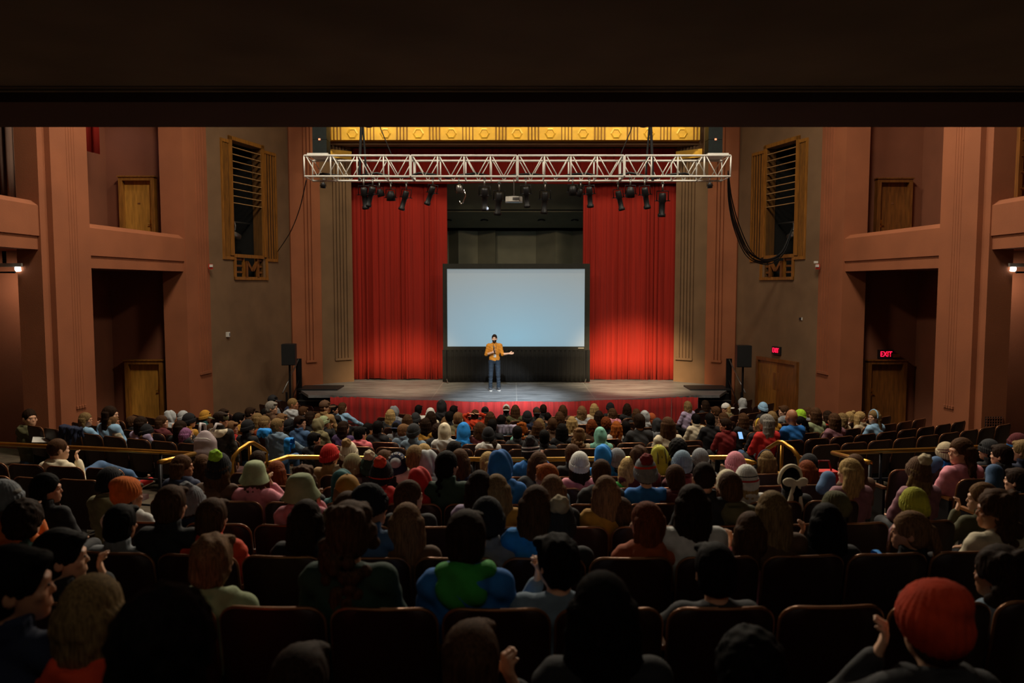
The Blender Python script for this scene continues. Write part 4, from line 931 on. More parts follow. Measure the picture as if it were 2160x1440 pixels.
# --- hair, in head coordinates (face towards +y)
def strands(f, top, bot, half, depth, n, r0, r1, rnd, spread=1.15, wav=0.0, k=.010):
    for i in range(n):
        a = (i / (n - 1) - .5) * 2 * half; x = math.sin(a) * .080; y = -.02 - math.cos(a) * depth
        p = [np.array((x * .98, y * 1.0, top))]; L = top - bot + rnd.uniform(-.02, .03); m = 5
        for q in range(1, m + 1): t = q / m; p.append(np.array((x * (1 + (spread - 1) * t) + rnd.uniform(-1, 1) * .006 + wav * math.sin(t * 9 + i * 1.7), y * (1 - .1 * t) - .012 * t + rnd.uniform(-1, 1) * .005 + wav * .6 * math.cos(t * 8 + i), top - L * t)))
        for q in range(m): f.cap(p[q], p[q + 1], r0 + (r1 - r0) * q / m, r0 + (r1 - r0) * (q + 1) / m, k)
def hair_mesh(style):
    key = ('hair', style)
    if key in _bm: return _bm[key]
    rnd = random.Random(hash(style) % 999 if False else sum(map(ord, style))); f = SDF((-.19, -.26, -.44), (.19, .16, .20), .0075)
    if style == 'buzz': f.ell((0, -.012, .026), (.078, .098, .100), 0); f.ell((0, .115, -.035), (.085, .07, .088), .01, cut=True); f.plane((0, .35, -1), .062)
    else:
        g = {'afro': 1.28, 'curly': 1.16}.get(style, 1.08)
        f.ell((0, -.014, .030), (.080 * g, .098 * g, .098 * g), 0)
        if style in ('short', 'messy', 'pony', 'bun', 'braid', 'curly', 'afro'): f.ell((0, -.05, -.035), (.074 * g, .056 * g, .062), .03)
        f.ell((0, .125, -.035), (.082, .085, .092), .012, cut=True)
        for q in (-1, 1): f.ell((q * .083, .045, -.05), (.03, .05, .05), .01, cut=True)
        if style in ('short', 'messy'):
            f.plane((0, .15, -1), .068)
            f.ell((.02, .07, .085), (.055, .035, .022), .02)
        if style == 'long': strands(f, .03, -.33, 1.55, .075, 17, .026, .015, rnd, 1.45)
        if style == 'longer': strands(f, .03, -.40, 1.6, .078, 19, .026, .014, rnd, 1.55)
        if style == 'wavy': strands(f, .03, -.31, 1.65, .080, 17, .028, .018, rnd, 1.45, .014)
        if style == 'bob': strands(f, .02, -.13, 1.9, .078, 15, .026, .017, rnd, 1.08)
        if style == 'pony':
            f.plane((0, .4, -1), .085); f.ell((0, -.118, .03), (.028, .028, .028), .01)
            for i in range(7): f.cap((0, -.125, .03), (rnd.uniform(-.04, .04), -.155 + rnd.uniform(-.02, .02), -.08), .018, .018, .01); f.cap((rnd.uniform(-.03, .03), -.15, -.08), (rnd.uniform(-.05, .05), -.14, -.20), .018, .009, .01)
        if style == 'braid':
            for i in range(8): f.ell((.012 * (-1) ** i, -.105 - .008 * i * .3, -.02 - .032 * i), (.024 - .001 * i, .02, .022), .008)
        if style == 'bun': f.plane((0, .4, -1), .085); f.ell((0, -.075, .125), (.042, .042, .036), .01)
        if style == 'curly':
            for i in range(90):
                a = rnd.uniform(0, 6.28); z = rnd.uniform(-.30, .12); rr = .090 if z > -.02 else .100
                if math.sin(a) > .25 and z < .06: continue
                f.ell((rr * math.cos(a) * (1 if z < .05 else .75), rr * 1.12 * math.sin(a) * (1 if z < .05 else .75) - .015, z), (.028, .028, .028), .012)
        if style == 'afro':
            f.disp(lambda X, Y, Z: .006 * np.sin(90 * X) * np.sin(90 * Y) * np.sin(90 * Z)); f.plane((0, .4, -1), .09)
        if style == 'messy': f.disp(lambda X, Y, Z: .006 * np.sin(70 * X + 30 * Z) * np.sin(60 * Y + 20 * X))
    f.disp(lambda X, Y, Z: .0020 * np.sin(49 * np.arctan2(X, -Y - .02) + 5 * np.sin(18 * Z)) * np.clip((np.hypot(X, Y + .02) - .03) * 20, 0, 1) + .0008 * np.sin(260 * X + 60 * Z))
    me = f.mesh('hair'); _bm[key] = me; return me
def hat_mesh(kind):
    key = ('hat', kind)
    if key in _bm: return _bm[key]
    f = SDF((-.22, -.26, -.24), (.22, .24, .26), .0075)
    if kind in ('beanie', 'cuff', 'slouch'):
        g = 1.0
        f.ell((0, -.012, .040), (.092, .108, .116), 0)
        if kind == 'slouch': f.ell((0, -.055, .105), (.075, .075, .065), .03); f.ell((.01, -.03, .04), (.098, .112, .10), .01)
        f.plane((0, .30, -1), -.005 + .022)
        if kind in ('beanie', 'cuff'):
            for i in range(36):
                t = i * math.pi / 18; y = -.012 + .106 * math.sin(t); z0_ = .30 * y + (-.012); f.cap((.092 * math.cos(t), y, z0_ + .0), (.092 * math.cos(t), y, z0_ + .045), .0115, .0115, .008)
        f.disp(lambda X, Y, Z: .0028 * np.sin(26 * np.arctan2(X, -Y - .012)) * (np.hypot(X, Y) > .02) + (.004 * np.sin(40 * Z + 20 * X) if kind == 'slouch' else 0))
    if kind == 'dome':      # cap crown
        f.ell((0, -.01, .038), (.088, .104, .098), 0); f.plane((0, .1, -1), -.02); f.ell((0, -.01, .138), (.010, .010, .007), .004)
        for a in range(-9, 10):
            t = math.pi / 2 + a * .085; f.ell((.086 * math.cos(t) * .95, -.0 + .112 * math.sin(t) + .030, .020 - .010 * abs(a) / 9), (.022, .050, .006), .006)
    if kind == 'hood':
        f.ell((0, -.022, .025), (.104, .125, .128), 0); f.cap((0, -.03, -.03), (0, -.05, -.15), .098, .105, .05); f.ell((0, .12, -.03), (.070, .105, .098), .012, cut=True); f.ell((0, -.09, .11), (.03, .05, .03), .05)
        f.disp(lambda X, Y, Z: .005 * np.sin(30 * Z + 18 * X + 4 * np.sin(20 * Y)) + .003 * np.sin(55 * Y + 20 * Z))
    if kind == 'pompom':
        f.ell((0, 0, 0), (.047, .047, .045), 0); f.disp(lambda X, Y, Z: .006 * np.sin(95 * X + 2) * np.sin(95 * Y) * np.sin(95 * Z + 1) + .003 * np.sin(190 * X) * np.sin(180 * Z))
    if kind == 'bow':
        for q in (-1, 1):
            f.ell((q * .055, -.125, .02), (.052, .022, .036), .01, rotz(q * .3)); f.cap((q * .018, -.13, 0), (q * .045, -.125, -.17 - .03 * q), .014, .022, .01)
        f.ell((0, -.13, .015), (.018, .018, .022), .008)
        for i in range(24):
            t = -.3 + i * (math.pi + .6) / 23; f.ell((.089 * math.cos(t), -.02 - .02 * math.sin(t), .02 + .112 * math.sin(t)), (.014, .02, .014), .008)
    if kind == 'band':
        for i in range(30):
            t = -.1 + i * (math.pi + .2) / 29; f.ell((.091 * math.cos(t), .01 - .01 * math.sin(t), .015 + .118 * math.sin(t)), (.012, .016, .012), .006)
    me = f.mesh(kind); _bm[key] = me; return me
def bucket_mesh():
    if 'bucket' in _bm: return _bm['bucket']
    o = [(0, .132), (.04, .130), (.068, .118), (.086, .092), (.097, .05), (.101, .02), (.112, -.005), (.132, -.045), (.134, -.051), (.128, -.049), (.106, -.012), (.095, .015), (.091, .05), (.08, .088), (.06, .112), (0, .124)]
    me = MB().lathe([(r, z) for r, z in o], 36).mesh('bucket_hat', True); 
    for v in me.vertices: v.co.y = v.co.y * 1.12 - .012; v.co.z += .006 * math.sin(v.co.x * 40) * (1 if v.co.z < 0 else 0)
    _bm['bucket'] = me; return me
EYES = [MB().lathe([(0, .006), (.004, .004), (.006, 0), (.004, -.004), (0, -.006)], 8, (q * .030, .0885, .003)).mesh('eye', True) for q in (-1, 1)]
def eyes(o, C, rz, k):
    for e in EYES: put('eye', e, EYEM, o, C, rz, (k, k, k))
EYEM = mat('dark_eye', '15100d', .3, vary=0)
# --- colours
COLS = dict(black='15151a', charcoal='2b2c2f', grey='7d8186', lightgrey='a9adb0', white='d9d9d4', cream='d8ccb0', beige='b9a98a', tan='9a7a4e', brown='5a3f2a', olive='545234', sage='9aa67e', khaki='7c7452', mustard='b5832a', yellow='d8b43a', chartreuse='a9a832', lime='9ccf2e', green='2f9a3a', darkgreen='1d3a2c',
            teal='1f5a5c', mint='7fc0ac', navy='1a2440', blue='1d6fc0', brightblue='1e8ae0', lightblue='8fb9dc', denim='3f5f86', greyblue='6f8598', lavender='b3a3c4', purple='4a3560', pink='d98a98', hotpink='e0707a', mauve='8a5f6a', rust='a04a20', orange='d0681c', redorange='d8421c', red='c0201c', darkred='7a1a1a', maroon='5a1c22', burgundy='4a1620')
WORD = dict(lightgrey='light grey', darkgreen='dark green', brightblue='bright blue', lightblue='light blue', greyblue='grey blue', hotpink='bright pink', redorange='red orange', darkred='dark red', chartreuse='chartreuse')
HAIRC = dict(black='120f0e', dkbrown='2a1c13', brown='4a3220', ltbrown='75563a', blond='a68a5a', dkblond='7d6542', ginger='9a5322', auburn='6a3418', grey='85817a', purple='8a5a80')
HWORD = dict(dkbrown='dark brown', ltbrown='light brown', dkblond='dark blond', purple='pinkish purple')
SKIN = [mat('skin_%s' % c, c, .55, vary=.06, scale=10) for c in ('d8a585', 'c98f6e', 'e0b090', 'a86f4c', 'd09a7a')]
def clothm(c): return mat('cloth_' + c, COLS[c], .85, vary=.16, scale=14, bump=.3, bscale=60, bdist=.004)
def knitm(c): return mat('knit_' + c, COLS[c], .95, vary=.14, scale=20, bump=.4, bscale=140, bdist=.004)
def hairm(c): return mat('hair_' + c, HAIRC[c], .75, vary=.5, scale=45, stretch=(3, 3, .25), bump=.5, bscale=90, bdist=.003, spec=.08)
JEAN = [clothm(c) for c in ('denim', 'navy', 'black', 'charcoal')]
SD = dict(buzz='cropped', short='short', messy='tousled short', long='long straight', longer='very long straight', wavy='long wavy', bob='chin-length', pony='ponytailed', bun='bunned', braid='braided', curly='long curly', afro='thick short')
HD = dict(beanie='knit beanie', cuff='cuffed beanie', slouch='slouchy beanie', pom='pompom beanie', cap='cap', capback='backwards cap', hood='raised hood', bucket='bucket hat', bow='hair bow', band='headband')
TD_ = dict(hoodie='hoodie', coat='coat', puffer='puffer jacket', sweater='sweater')
# ------------------------------------------------------------------ the audience: px, py of the head top; hair; hat; top; turn (+ = towards the exit signs); pose; flags (a adult, m mirrored, rN row N behind the rail, fN row N from the stage)
CROWD = '''
62 860 buzz:dkbrown - hoodie:olive 80 lap af9
181 869 bob:dkblond - sweater:lightblue 70 face f7
233 855 longer:dkbrown - sweater:lightblue 75 lap af6
238 874 long:ltbrown - sweater:cream 70 lap f9
280 876 short:brown - coat:black 40 lap f6
298 877 bob:dkbrown - sweater:lavender 40 lap f6
308 893 long:blond beanie:black coat:black 50 lap f9
342 875 bob:brown - hoodie:maroon 70 face f7
361 864 - hood:lightgrey hoodie:lightgrey 30 lap f5
387 865 - cuff:lightgrey coat:grey 30 lap f5
399 870 short:black beanie:black coat:mustard 30 lap f4
381 886 long:dkbrown - coat:black 30 face f7
391 901 bob:purple - coat:black 30 face f8
433 864 short:dkbrown beanie:mustard coat:teal 40 face f5
489 887 messy:ltbrown - hoodie:red 50 lap f7
472 861 short:dkbrown - sweater:greyblue 70 lap f4
447 892 short:brown - coat:teal 40 lap f6
504 869 short:black - hoodie:mustard 20 lap f5
544 870 long:dkblond - coat:olive 20 lap f6
559 876 bob:dkblond - sweater:rust 20 lap f7
523 884 short:black cuff:black coat:black 20 lap f7
576 832 short:black cap:black sweater:grey 70 lap af1
573 845 short:grey - coat:brown 60 lap af2
618 838 buzz:dkblond - hoodie:lightgrey 75 lap af1
610 856 short:black beanie:navy coat:denim 40 lap f3
686 843 short:brown cap:brown coat:tan 70 lap af1
704 852 short:black - coat:black 60 lap f2
723 848 bob:brown - sweater:lightblue 40 side f2
585 881 short:dkblond - hoodie:greyblue 40 side f8
595 871 short:ltbrown - hoodie:grey 50 lap f5
633 876 short:dkbrown - coat:denim 80 lap f6
612 882 short:black beanie:black coat:olive 40 face f7
673 880 short:brown hood:khaki hoodie:khaki 30 lap f5
684 876 short:brown beanie:sage coat:black 60 face f5
725 887 long:dkbrown - coat:purple 20 lap f7
760 898 short:black - hoodie:hotpink 20 lap f8
776 891 short:black - sweater:yellow 20 lap f6
824 862 long:blond - coat:charcoal 10 lap f4
833 855 - hood:grey hoodie:grey 30 lap f2
837 886 short:black capback:navy coat:grey 0 lap f6
797 886 short:black - coat:black 0 lap f5
663 911 short:black - coat:black 60 lap f8
640 856 short:brown - coat:charcoal 30 lap f3
655 866 bob:dkbrown - coat:black 30 lap f4
528 858 short:dkbrown - coat:brown 30 lap f4
560 860 short:black - coat:denim 30 lap f4
883 853 short:black - sweater:white 0 lap f2
908 859 short:dkbrown beanie:white sweater:cream 0 lap f2
932 842 - hood:black hoodie:black 0 lap af1
957 854 short:black - sweater:beige 0 lap f2
1002 863 short:brown - hoodie:redorange 0 up f2
1023 857 short:black capback:black coat:charcoal 0 lap f2
1068 852 short:brown capback:white coat:charcoal 0 lap f1
1087 853 long:brown - coat:olive 0 lap f2
1132 858 short:brown capback:charcoal coat:charcoal 0 lap f2
1146 852 short:dkbrown - coat:black 0 lap f1
1187 853 bob:brown - coat:brown 0 lap f2
1227 855 bob:ltbrown - sweater:lightgrey 0 lap f2
1253 850 long:blond - sweater:cream 0 lap f2
1287 848 short:black cuff:black coat:black 0 lap f1
1291 860 bob:brown - hoodie:pink -30 lap f3
1323 850 bob:dkbrown - coat:black 40 lap f2
1342 861 long:brown - coat:black 0 lap f3
860 873 long:brown - coat:olive 0 lap f4
877 869 short:brown beanie:charcoal coat:charcoal 0 lap f3
909 866 bob:dkbrown - coat:rust 0 lap f4
898 880 long:dkbrown - coat:mustard 0 lap f5
940 878 bob:ltbrown - sweater:purple 0 lap f5
966 868 short:ltbrown - coat:khaki 0 lap f4
948 866 short:black - coat:black 0 lap f3
1034 867 long:brown - coat:brown 0 lap f3
1057 875 short:black - sweater:lightblue 0 lap f4
1112 865 short:black beanie:black hoodie:navy 0 lap f4
1138 881 bob:dkblond - coat:brown 0 lap f5
1155 868 buzz:black - sweater:black 0 lap f4
1180 867 bob:brown - coat:charcoal 0 lap f3
1206 877 wavy:blond - coat:beige 0 lap f5
1225 866 bob:dkblond - coat:brown 0 lap f3
1263 865 long:dkbrown - coat:black 0 lap f4
1248 883 bob:auburn - coat:brown 0 lap f6
1278 880 afro:auburn - coat:charcoal 0 lap f5
1300 887 wavy:ginger - sweater:white 0 lap f6
1266 899 - hood:mint hoodie:mint 0 lap f7
1348 871 short:dkbrown - sweater:charcoal 0 lap af6
1386 880 - hood:charcoal hoodie:grey 0 lap f6
1374 870 long:blond cuff:rust coat:brown 0 lap f4
1360 864 short:grey hood:lightgrey hoodie:lightgrey 0 lap f3
1408 878 longer:brown - coat:cream 0 lap af6
852 893 short:ltbrown - coat:greyblue 50 lap f7
873 892 short:brown beanie:charcoal coat:greyblue 30 lap f7
923 894 afro:dkbrown - hoodie:charcoal 0 lap f7
938 890 - hood:cream hoodie:white 0 lap f5
978 889 - hood:brightblue hoodie:brightblue 0 lap af6
970 900 short:ginger - sweater:brown 0 lap f7
1030 899 short:black beanie:black hoodie:white 0 lap f7
1038 883 short:black - coat:black 0 lap f6
1012 889 bob:brown - coat:maroon 0 lap f6
1091 897 short:black - coat:charcoal 0 lap f7
1100 890 curly:ginger - sweater:mint 0 lap f6
1134 888 long:brown - coat:charcoal 0 lap f6
1148 905 short:black - coat:black 0 lap f7
1185 892 long:black - coat:black 0 lap f6
1221 902 curly:ltbrown - coat:beige 0 lap f7
1320 887 short:black - coat:charcoal 0 lap f6
1165 880 short:brown - coat:brown 0 lap f5
1430 926 afro:black - coat:black 0 lap r1
1450 845 bob:dkblond - sweater:lavender 0 lap f2
1487 843 long:dkbrown - coat:black 0 lap f1
1509 856 short:brown - coat:brown -20 lap f2
1532 849 long:blond capback:white hoodie:khaki -60 lap f2
1565 838 - hood:lightgrey hoodie:lightgrey 0 lap f1
1609 847 short:black cuff:lightblue coat:black 0 lap f1
1653 854 short:brown - hoodie:grey -60 lap f2
1670 863 - - sweater:blue 0 lap af3
1687 862 short:ltbrown cuff:lime coat:charcoal -30 lap f3
1703 858 long:brown - hoodie:grey -30 lap f3
1719 858 long:brown - coat:sage 0 lap f3
1745 865 bob:dkbrown - sweater:red 0 lap f3
1759 870 long:brown - sweater:mauve 0 lap f4
1775 870 bob:dkblond - coat:beige -30 lap f3
1792 867 bun:blond - sweater:white -30 side f4
1816 867 long:blond - coat:beige 140 lap f4
1844 863 long:dkblond band:lightblue sweater:lightblue -80 lap f4
1616 872 longer:grey - sweater:red -40 lap af5
1600 882 bob:ltbrown band:yellow coat:black -40 lap f6
1687 877 pony:black - coat:black -50 lap f6
1530 881 short:dkbrown - coat:darkred -50 lap f5
1467 871 short:black - coat:cream 0 face f4
1497 870 short:black - coat:black 0 lap f4
1525 869 bob:brown - coat:brown -40 lap f4
1567 870 long:brown - coat:black 0 lap f4
1628 866 bob:dkblond - coat:mustard 0 lap f4
122 922 buzz:brown - hoodie:cream 30 face ar1
385 958 wavy:brown - hoodie:navy 60 lap r2
427 957 long:brown - coat:brown 10 lap r1
461 953 wavy:brown pom:black/lime coat:brown 10 lean r2
544 949 short:dkbrown - coat:black 10 lap r1
537 970 bob:brown bucket:sage coat:pink 0 ear r3
637 997 bob:brown bucket:sage hoodie:pink 60 face r4
583 970 longer:auburn - coat:brown 0 lap r2
640 980 curly:brown - coat:charcoal 0 lap r3
696 935 short:brown beanie:red coat:tan 40 lap r1
736 930 long:brown pom:cream/tan coat:beige 0 lap r1
744 955 bob:brown cuff:khaki hoodie:grey 0 lap r2
723 987 - hood:teal hoodie:teal 0 lap r3
733 999 long:dkblond cap:mustard coat:olive 0 lap r4
779 1018 short:black beanie:black coat:denim 50 lap r4
781 954 short:black pom:darkgreen/beige coat:charcoal 0 lap r2
804 966 short:black pom:black/redorange hoodie:red 0 lap r2
838 953 short:black cuff:navy coat:black 0 lap r2
810 947 short:brown - coat:black 0 lap r1
98 996 longer:black - coat:black 60 lap r3
232 983 short:black beanie:black hoodie:khaki 20 lap r3
271 1005 short:brown slouch:orange hoodie:white 30 lap r4k
360 1021 short:brown - coat:black 0 lap r4
404 1023 short:brown pom:grey/grey coat:navy 0 lap r4
6 1010 short:grey beanie:grey hoodie:orange 60 face r3
50 1056 afro:dkbrown - coat:darkgreen 0 lap r5
254 1061 short:black - coat:grey 10 lap r5
447 1048 short:brown - puffer:redorange 10 lap r5
128 1112 short:black - coat:black 70 face r6
28 1146 short:black - coat:navy 75 lap ar6
194 1208 bob:dkblond - hoodie:redorange 0 lap r7
345 1248 afro:black - coat:black 0 lap ar7
447 1123 messy:ltbrown - hoodie:sage 0 lap r6
632 1356 short:dkbrown - coat:black 0 lap r7
737 1057 curly:brown - sweater:darkgreen 0 lap ar6
734 1034 wavy:brown - coat:charcoal 0 lap r5
646 1051 longer:dkbrown - coat:black 0 lap r5
858 1058 longer:ltbrown - coat:brown 0 lap r5
864 1011 bob:brown - coat:charcoal 60 lap r4
888 982 - hood:red hoodie:red 30 lap r3
983 1072 short:dkbrown - hoodie:blue 0 lap r6
1028 1046 short:black beanie:black coat:grey 10 lap r5
1012 990 longer:dkbrown - sweater:lavender 0 lap r4
1047 998 wavy:dkblond - coat:mustard 0 lap r4
1178 1053 short:black pom:charcoal/beige coat:black 0 lap r5
1174 1123 messy:black - sweater:greyblue -20 face r6m
1270 1202 long:black - coat:black 0 lap r7
993 1306 short:brown - coat:black 0 ear r7
1278 1001 long:ltbrown - sweater:mustard 0 lap r4
1310 1047 bob:brown - coat:teal 0 lap r4k
1363 1056 long:auburn - hoodie:rust -20 lap r5
1460 1019 longer:dkbrown - sweater:white 0 lap r5
1424 978 short:brown - hoodie:maroon 0 lap r4
1540 993 short:brown - hoodie:olive 0 lap r4
1629 1033 longer:dkblond - sweater:brown 0 lap r5
1584 1077 longer:brown - sweater:pink 0 face r5mk
1759 1034 bob:black slouch:olive coat:greyblue 0 lap r4
1743 1059 longer:black - coat:black 0 ear r5m
1509 1141 short:black - sweater:charcoal 0 side r6m
1584 1332 afro:black - coat:black 0 lap r7
1970 1222 short:brown slouch:redorange hoodie:charcoal 0 ear r7m
2112 1150 curly:dkbrown - hoodie:greyblue -20 lap r6
1665 982 pony:black bow:cream coat:black 0 lap r3
1702 969 wavy:auburn - sweater:denim 0 lap r2
1706 955 short:black cuff:black coat:black 0 lap r1
1792 965 wavy:blond - sweater:mauve -20 lap r3
1804 956 long:brown - coat:brown 0 lap r1
1937 961 wavy:dkblond pom:brown/beige sweater:mauve -10 lap r3
1929 1026 bob:brown cuff:chartreuse hoodie:mauve 0 lap r4k
1920 1076 pony:ltbrown - coat:black -75 lap r5
2072 1016 wavy:ltbrown - coat:olive -60 face r4m
2102 1032 curly:brown - sweater:cream -50 lap r5
2027 922 wavy:brown - sweater:pink -80 lap ar2
1995 931 short:brown cuff:beige coat:blue 0 lap r1
2086 925 short:black beanie:charcoal coat:black -20 side r1m
2113 935 short:dkbrown - coat:charcoal -20 lap r2
2147 912 short:black cuff:maroon coat:black -20 lap r1
2158 926 short:dkblond - coat:navy -30 lap r2
2146 985 short:dkbrown - coat:charcoal -40 lap r3
958 928 short:black - coat:black 0 lap r1
1038 927 afro:dkbrown - coat:charcoal 0 lap f8
1120 923 short:black pom:black/charcoal hoodie:blue 0 ear r1
970 945 bob:brown - coat:navy 0 lap r1
875 937 braid:dkblond - sweater:white 0 lap r2
894 934 bob:blond - sweater:beige 0 lap r1
906 947 - hood:lightgrey hoodie:grey 50 lap r2
943 949 braid:black - coat:darkgreen 20 side r3
1030 951 pony:blond - coat:brown 0 lap r2
1058 946 - hood:blue hoodie:blue 20 lap r2
1137 951 longer:brown - coat:charcoal 20 lean r2
1207 935 short:brown - coat:black 0 lap r1
1222 951 long:dkbrown beanie:white sweater:pink 0 lap r2
1274 935 - hood:brightblue hoodie:brightblue 20 lap r1
1302 944 short:black cuff:grey coat:black 0 lap r1
1348 938 messy:brown - sweater:maroon 0 lap r1
1391 936 - hood:chartreuse coat:darkgreen 0 lap r1
1438 948 short:black beanie:greyblue hoodie:maroon 0 lap r2
1477 944 short:brown cuff:grey coat:grey 0 lap r1
1552 951 long:brown cuff:pink coat:beige 0 lap r1
1616 948 wavy:dkblond band:navy coat:mustard 0 lap r2
1575 978 bob:blond cuff:white puffer:white 0 lap r3
1533 989 bob:brown cuff:cream hoodie:red 0 lap r2
1485 970 buzz:dkbrown - coat:black 0 lap r3
1268 967 short:brown - hoodie:charcoal 0 lap r3
1325 963 bob:blond - sweater:green 0 lap r2
1362 962 short:black pom:grey/darkred sweater:blue 0 lap r3
1152 976 short:ginger - coat:greyblue -60 lap r3
1165 999 longer:ltbrown - coat:black 0 lap r3
1131 1021 longer:brown - sweater:brightblue 0 lap r4
'''
def parse():
    out = []
    for ln in CROWD.strip().split('\n'):
        px, py, hr, ht, tp, yw, ps, *fl = ln.split(); fl = fl[0] if fl else ''
        yaw = float(yw); row = None; rf = ''.join(c for c in fl if c in 'rf0123456789')
        if rf: row = ROWS_R[7 - int(rf[1:])] if rf[0] == 'r' else ROWS_F[9 - int(rf[1:])]
        out.append(dict(px=float(px), py=float(py), hair=hr.split(':') if hr != '-' else None, hat=ht.split(':') if ht != '-' else None, top=tp.split(':'), yaw=yaw, pose=ps, adult='a' in fl, mir='m' in fl, keep='k' in fl, row=row))
    return out
PEOPLE = parse()
def row_hit(px, py, de):
    """ray against the arc on which the heads of a row lie"""
    yc = 38 if de < 10.3 else 28; r = yc - de - .195; d = ray(px, py)
    a = d[0] ** 2 + d[1] ** 2; bq = 2 * (XC * d[0] - yc * d[1]); c = XC ** 2 + yc ** 2 - r * r
    t = (-bq - math.sqrt(max(0, bq * bq - 4 * a * c))) / (2 * a)
    return Vector((XC + d[0] * t, d[1] * t, ZC + d[2] * t))
taken = []
for p in PEOPLE:
    hk = p['hat'][0] if p['hat'] else ''
    th = 1.128 + HS * {'': .136, 'bow': .136, 'band': .14, 'hood': .155, 'bucket': .135, 'cap': .142, 'capback': .142}.get(hk, .156)
    if not p['hair'] and not hk: th = 1.128 + HS * .119
    want = (1.33 if p['row'] > 10 else 1.22) if p['adult'] else 1.18
    cands = []
    rows = ROWS_R if p['row'] < 10 else ROWS_F
    for de in ([p['row']] if p['keep'] else rows):
        if de == ROWS_F[0] and 410 < p['px'] < 1740: continue
        q = row_hit(p['px'], p['py'], de); hh = q.z - floor_z(q.x, q.y); s = hh / th
        clash = sum(1 for (dd, x) in taken if dd == de and abs(x - q.x) < .46)
        cost = abs(hh - want) * 6 + abs(rows.index(de) - rows.index(p['row'])) * (.25 if p['row'] > 10 else .6 if p['row'] > 4.65 else 1.4) + .8 * clash
        cands.append((cost, de, q, s))
    _, de, q, s = min(cands, key=lambda c: c[0])
    if p['px'] == 345: q = row_hit(p['px'], p['py'], 1.75)      # leans back close to the camera
    taken.append((de, q.x)); p['de'] = de; p['q'] = q; lo_ = {2.55: 1.12, 3.56: 1.06, 4.6: .98}.get(de, .92); p['s'] = max(lo_, min(1.14, s)); p['s'] = max(p['s'], 1.08) if p['adult'] else p['s']; p['s'] = 1.3 if p['px'] == 62 else p['s']; p['th'] = th
# labels
def look(p):
    L = []; tp = '%s %s' % (WORD.get(p['top'][1], p['top'][1]), TD_[p['top'][0]])
    if p['hat'] and p['hat'][0] not in ('bow', 'band'):
        hc = p['hat'][1].split('/'); h = '%s %s' % (WORD.get(hc[0], hc[0]), HD[p['hat'][0]])
        return 'person in %s and %s' % (h, tp)
    if not p['hair']: return 'bald person in %s' % tp
    h = '%s %s hair' % (SD[p['hair'][0]], HWORD.get(p['hair'][1], p['hair'][1]))
    if p['hat']: h = '%s %s over %s hair' % (WORD.get(p['hat'][1], p['hat'][1]), HD[p['hat'][0]], HWORD.get(p['hair'][1], p['hair'][1]))
    return 'person with %s in %s' % (h, tp)
from collections import Counter
cnt = Counter(look(p) for p in PEOPLE)
byrow = {}
for p in PEOPLE: byrow.setdefault(p['de'], []).append(p)
for de, lst in byrow.items():
    lst.sort(key=lambda p: -p['q'].x)
    for i, p in enumerate(lst):
        rn = row_name(de).replace('the ', '').replace('brass ', '')
        lb = look(p) + (', %s' % rn if cnt[look(p)] == 1 else ', %s from EXIT side, %s' % (ORD[i], rn))
        for a_, b_ in ((' from EXIT side', ' from EXIT'), ('very long straight', 'very long'), ('long straight', 'long'), ('tousled short', 'tousled'), ('thick short', 'thick'), ('puffer jacket', 'puffer'), ('raised hood', 'hood'), (' row from stage', ' row'), (' row behind rail', ' row behind rail')):
            if len(lb.split()) > 16: lb = lb.replace(a_, b_)
        p['label'] = lb
POMW = {}
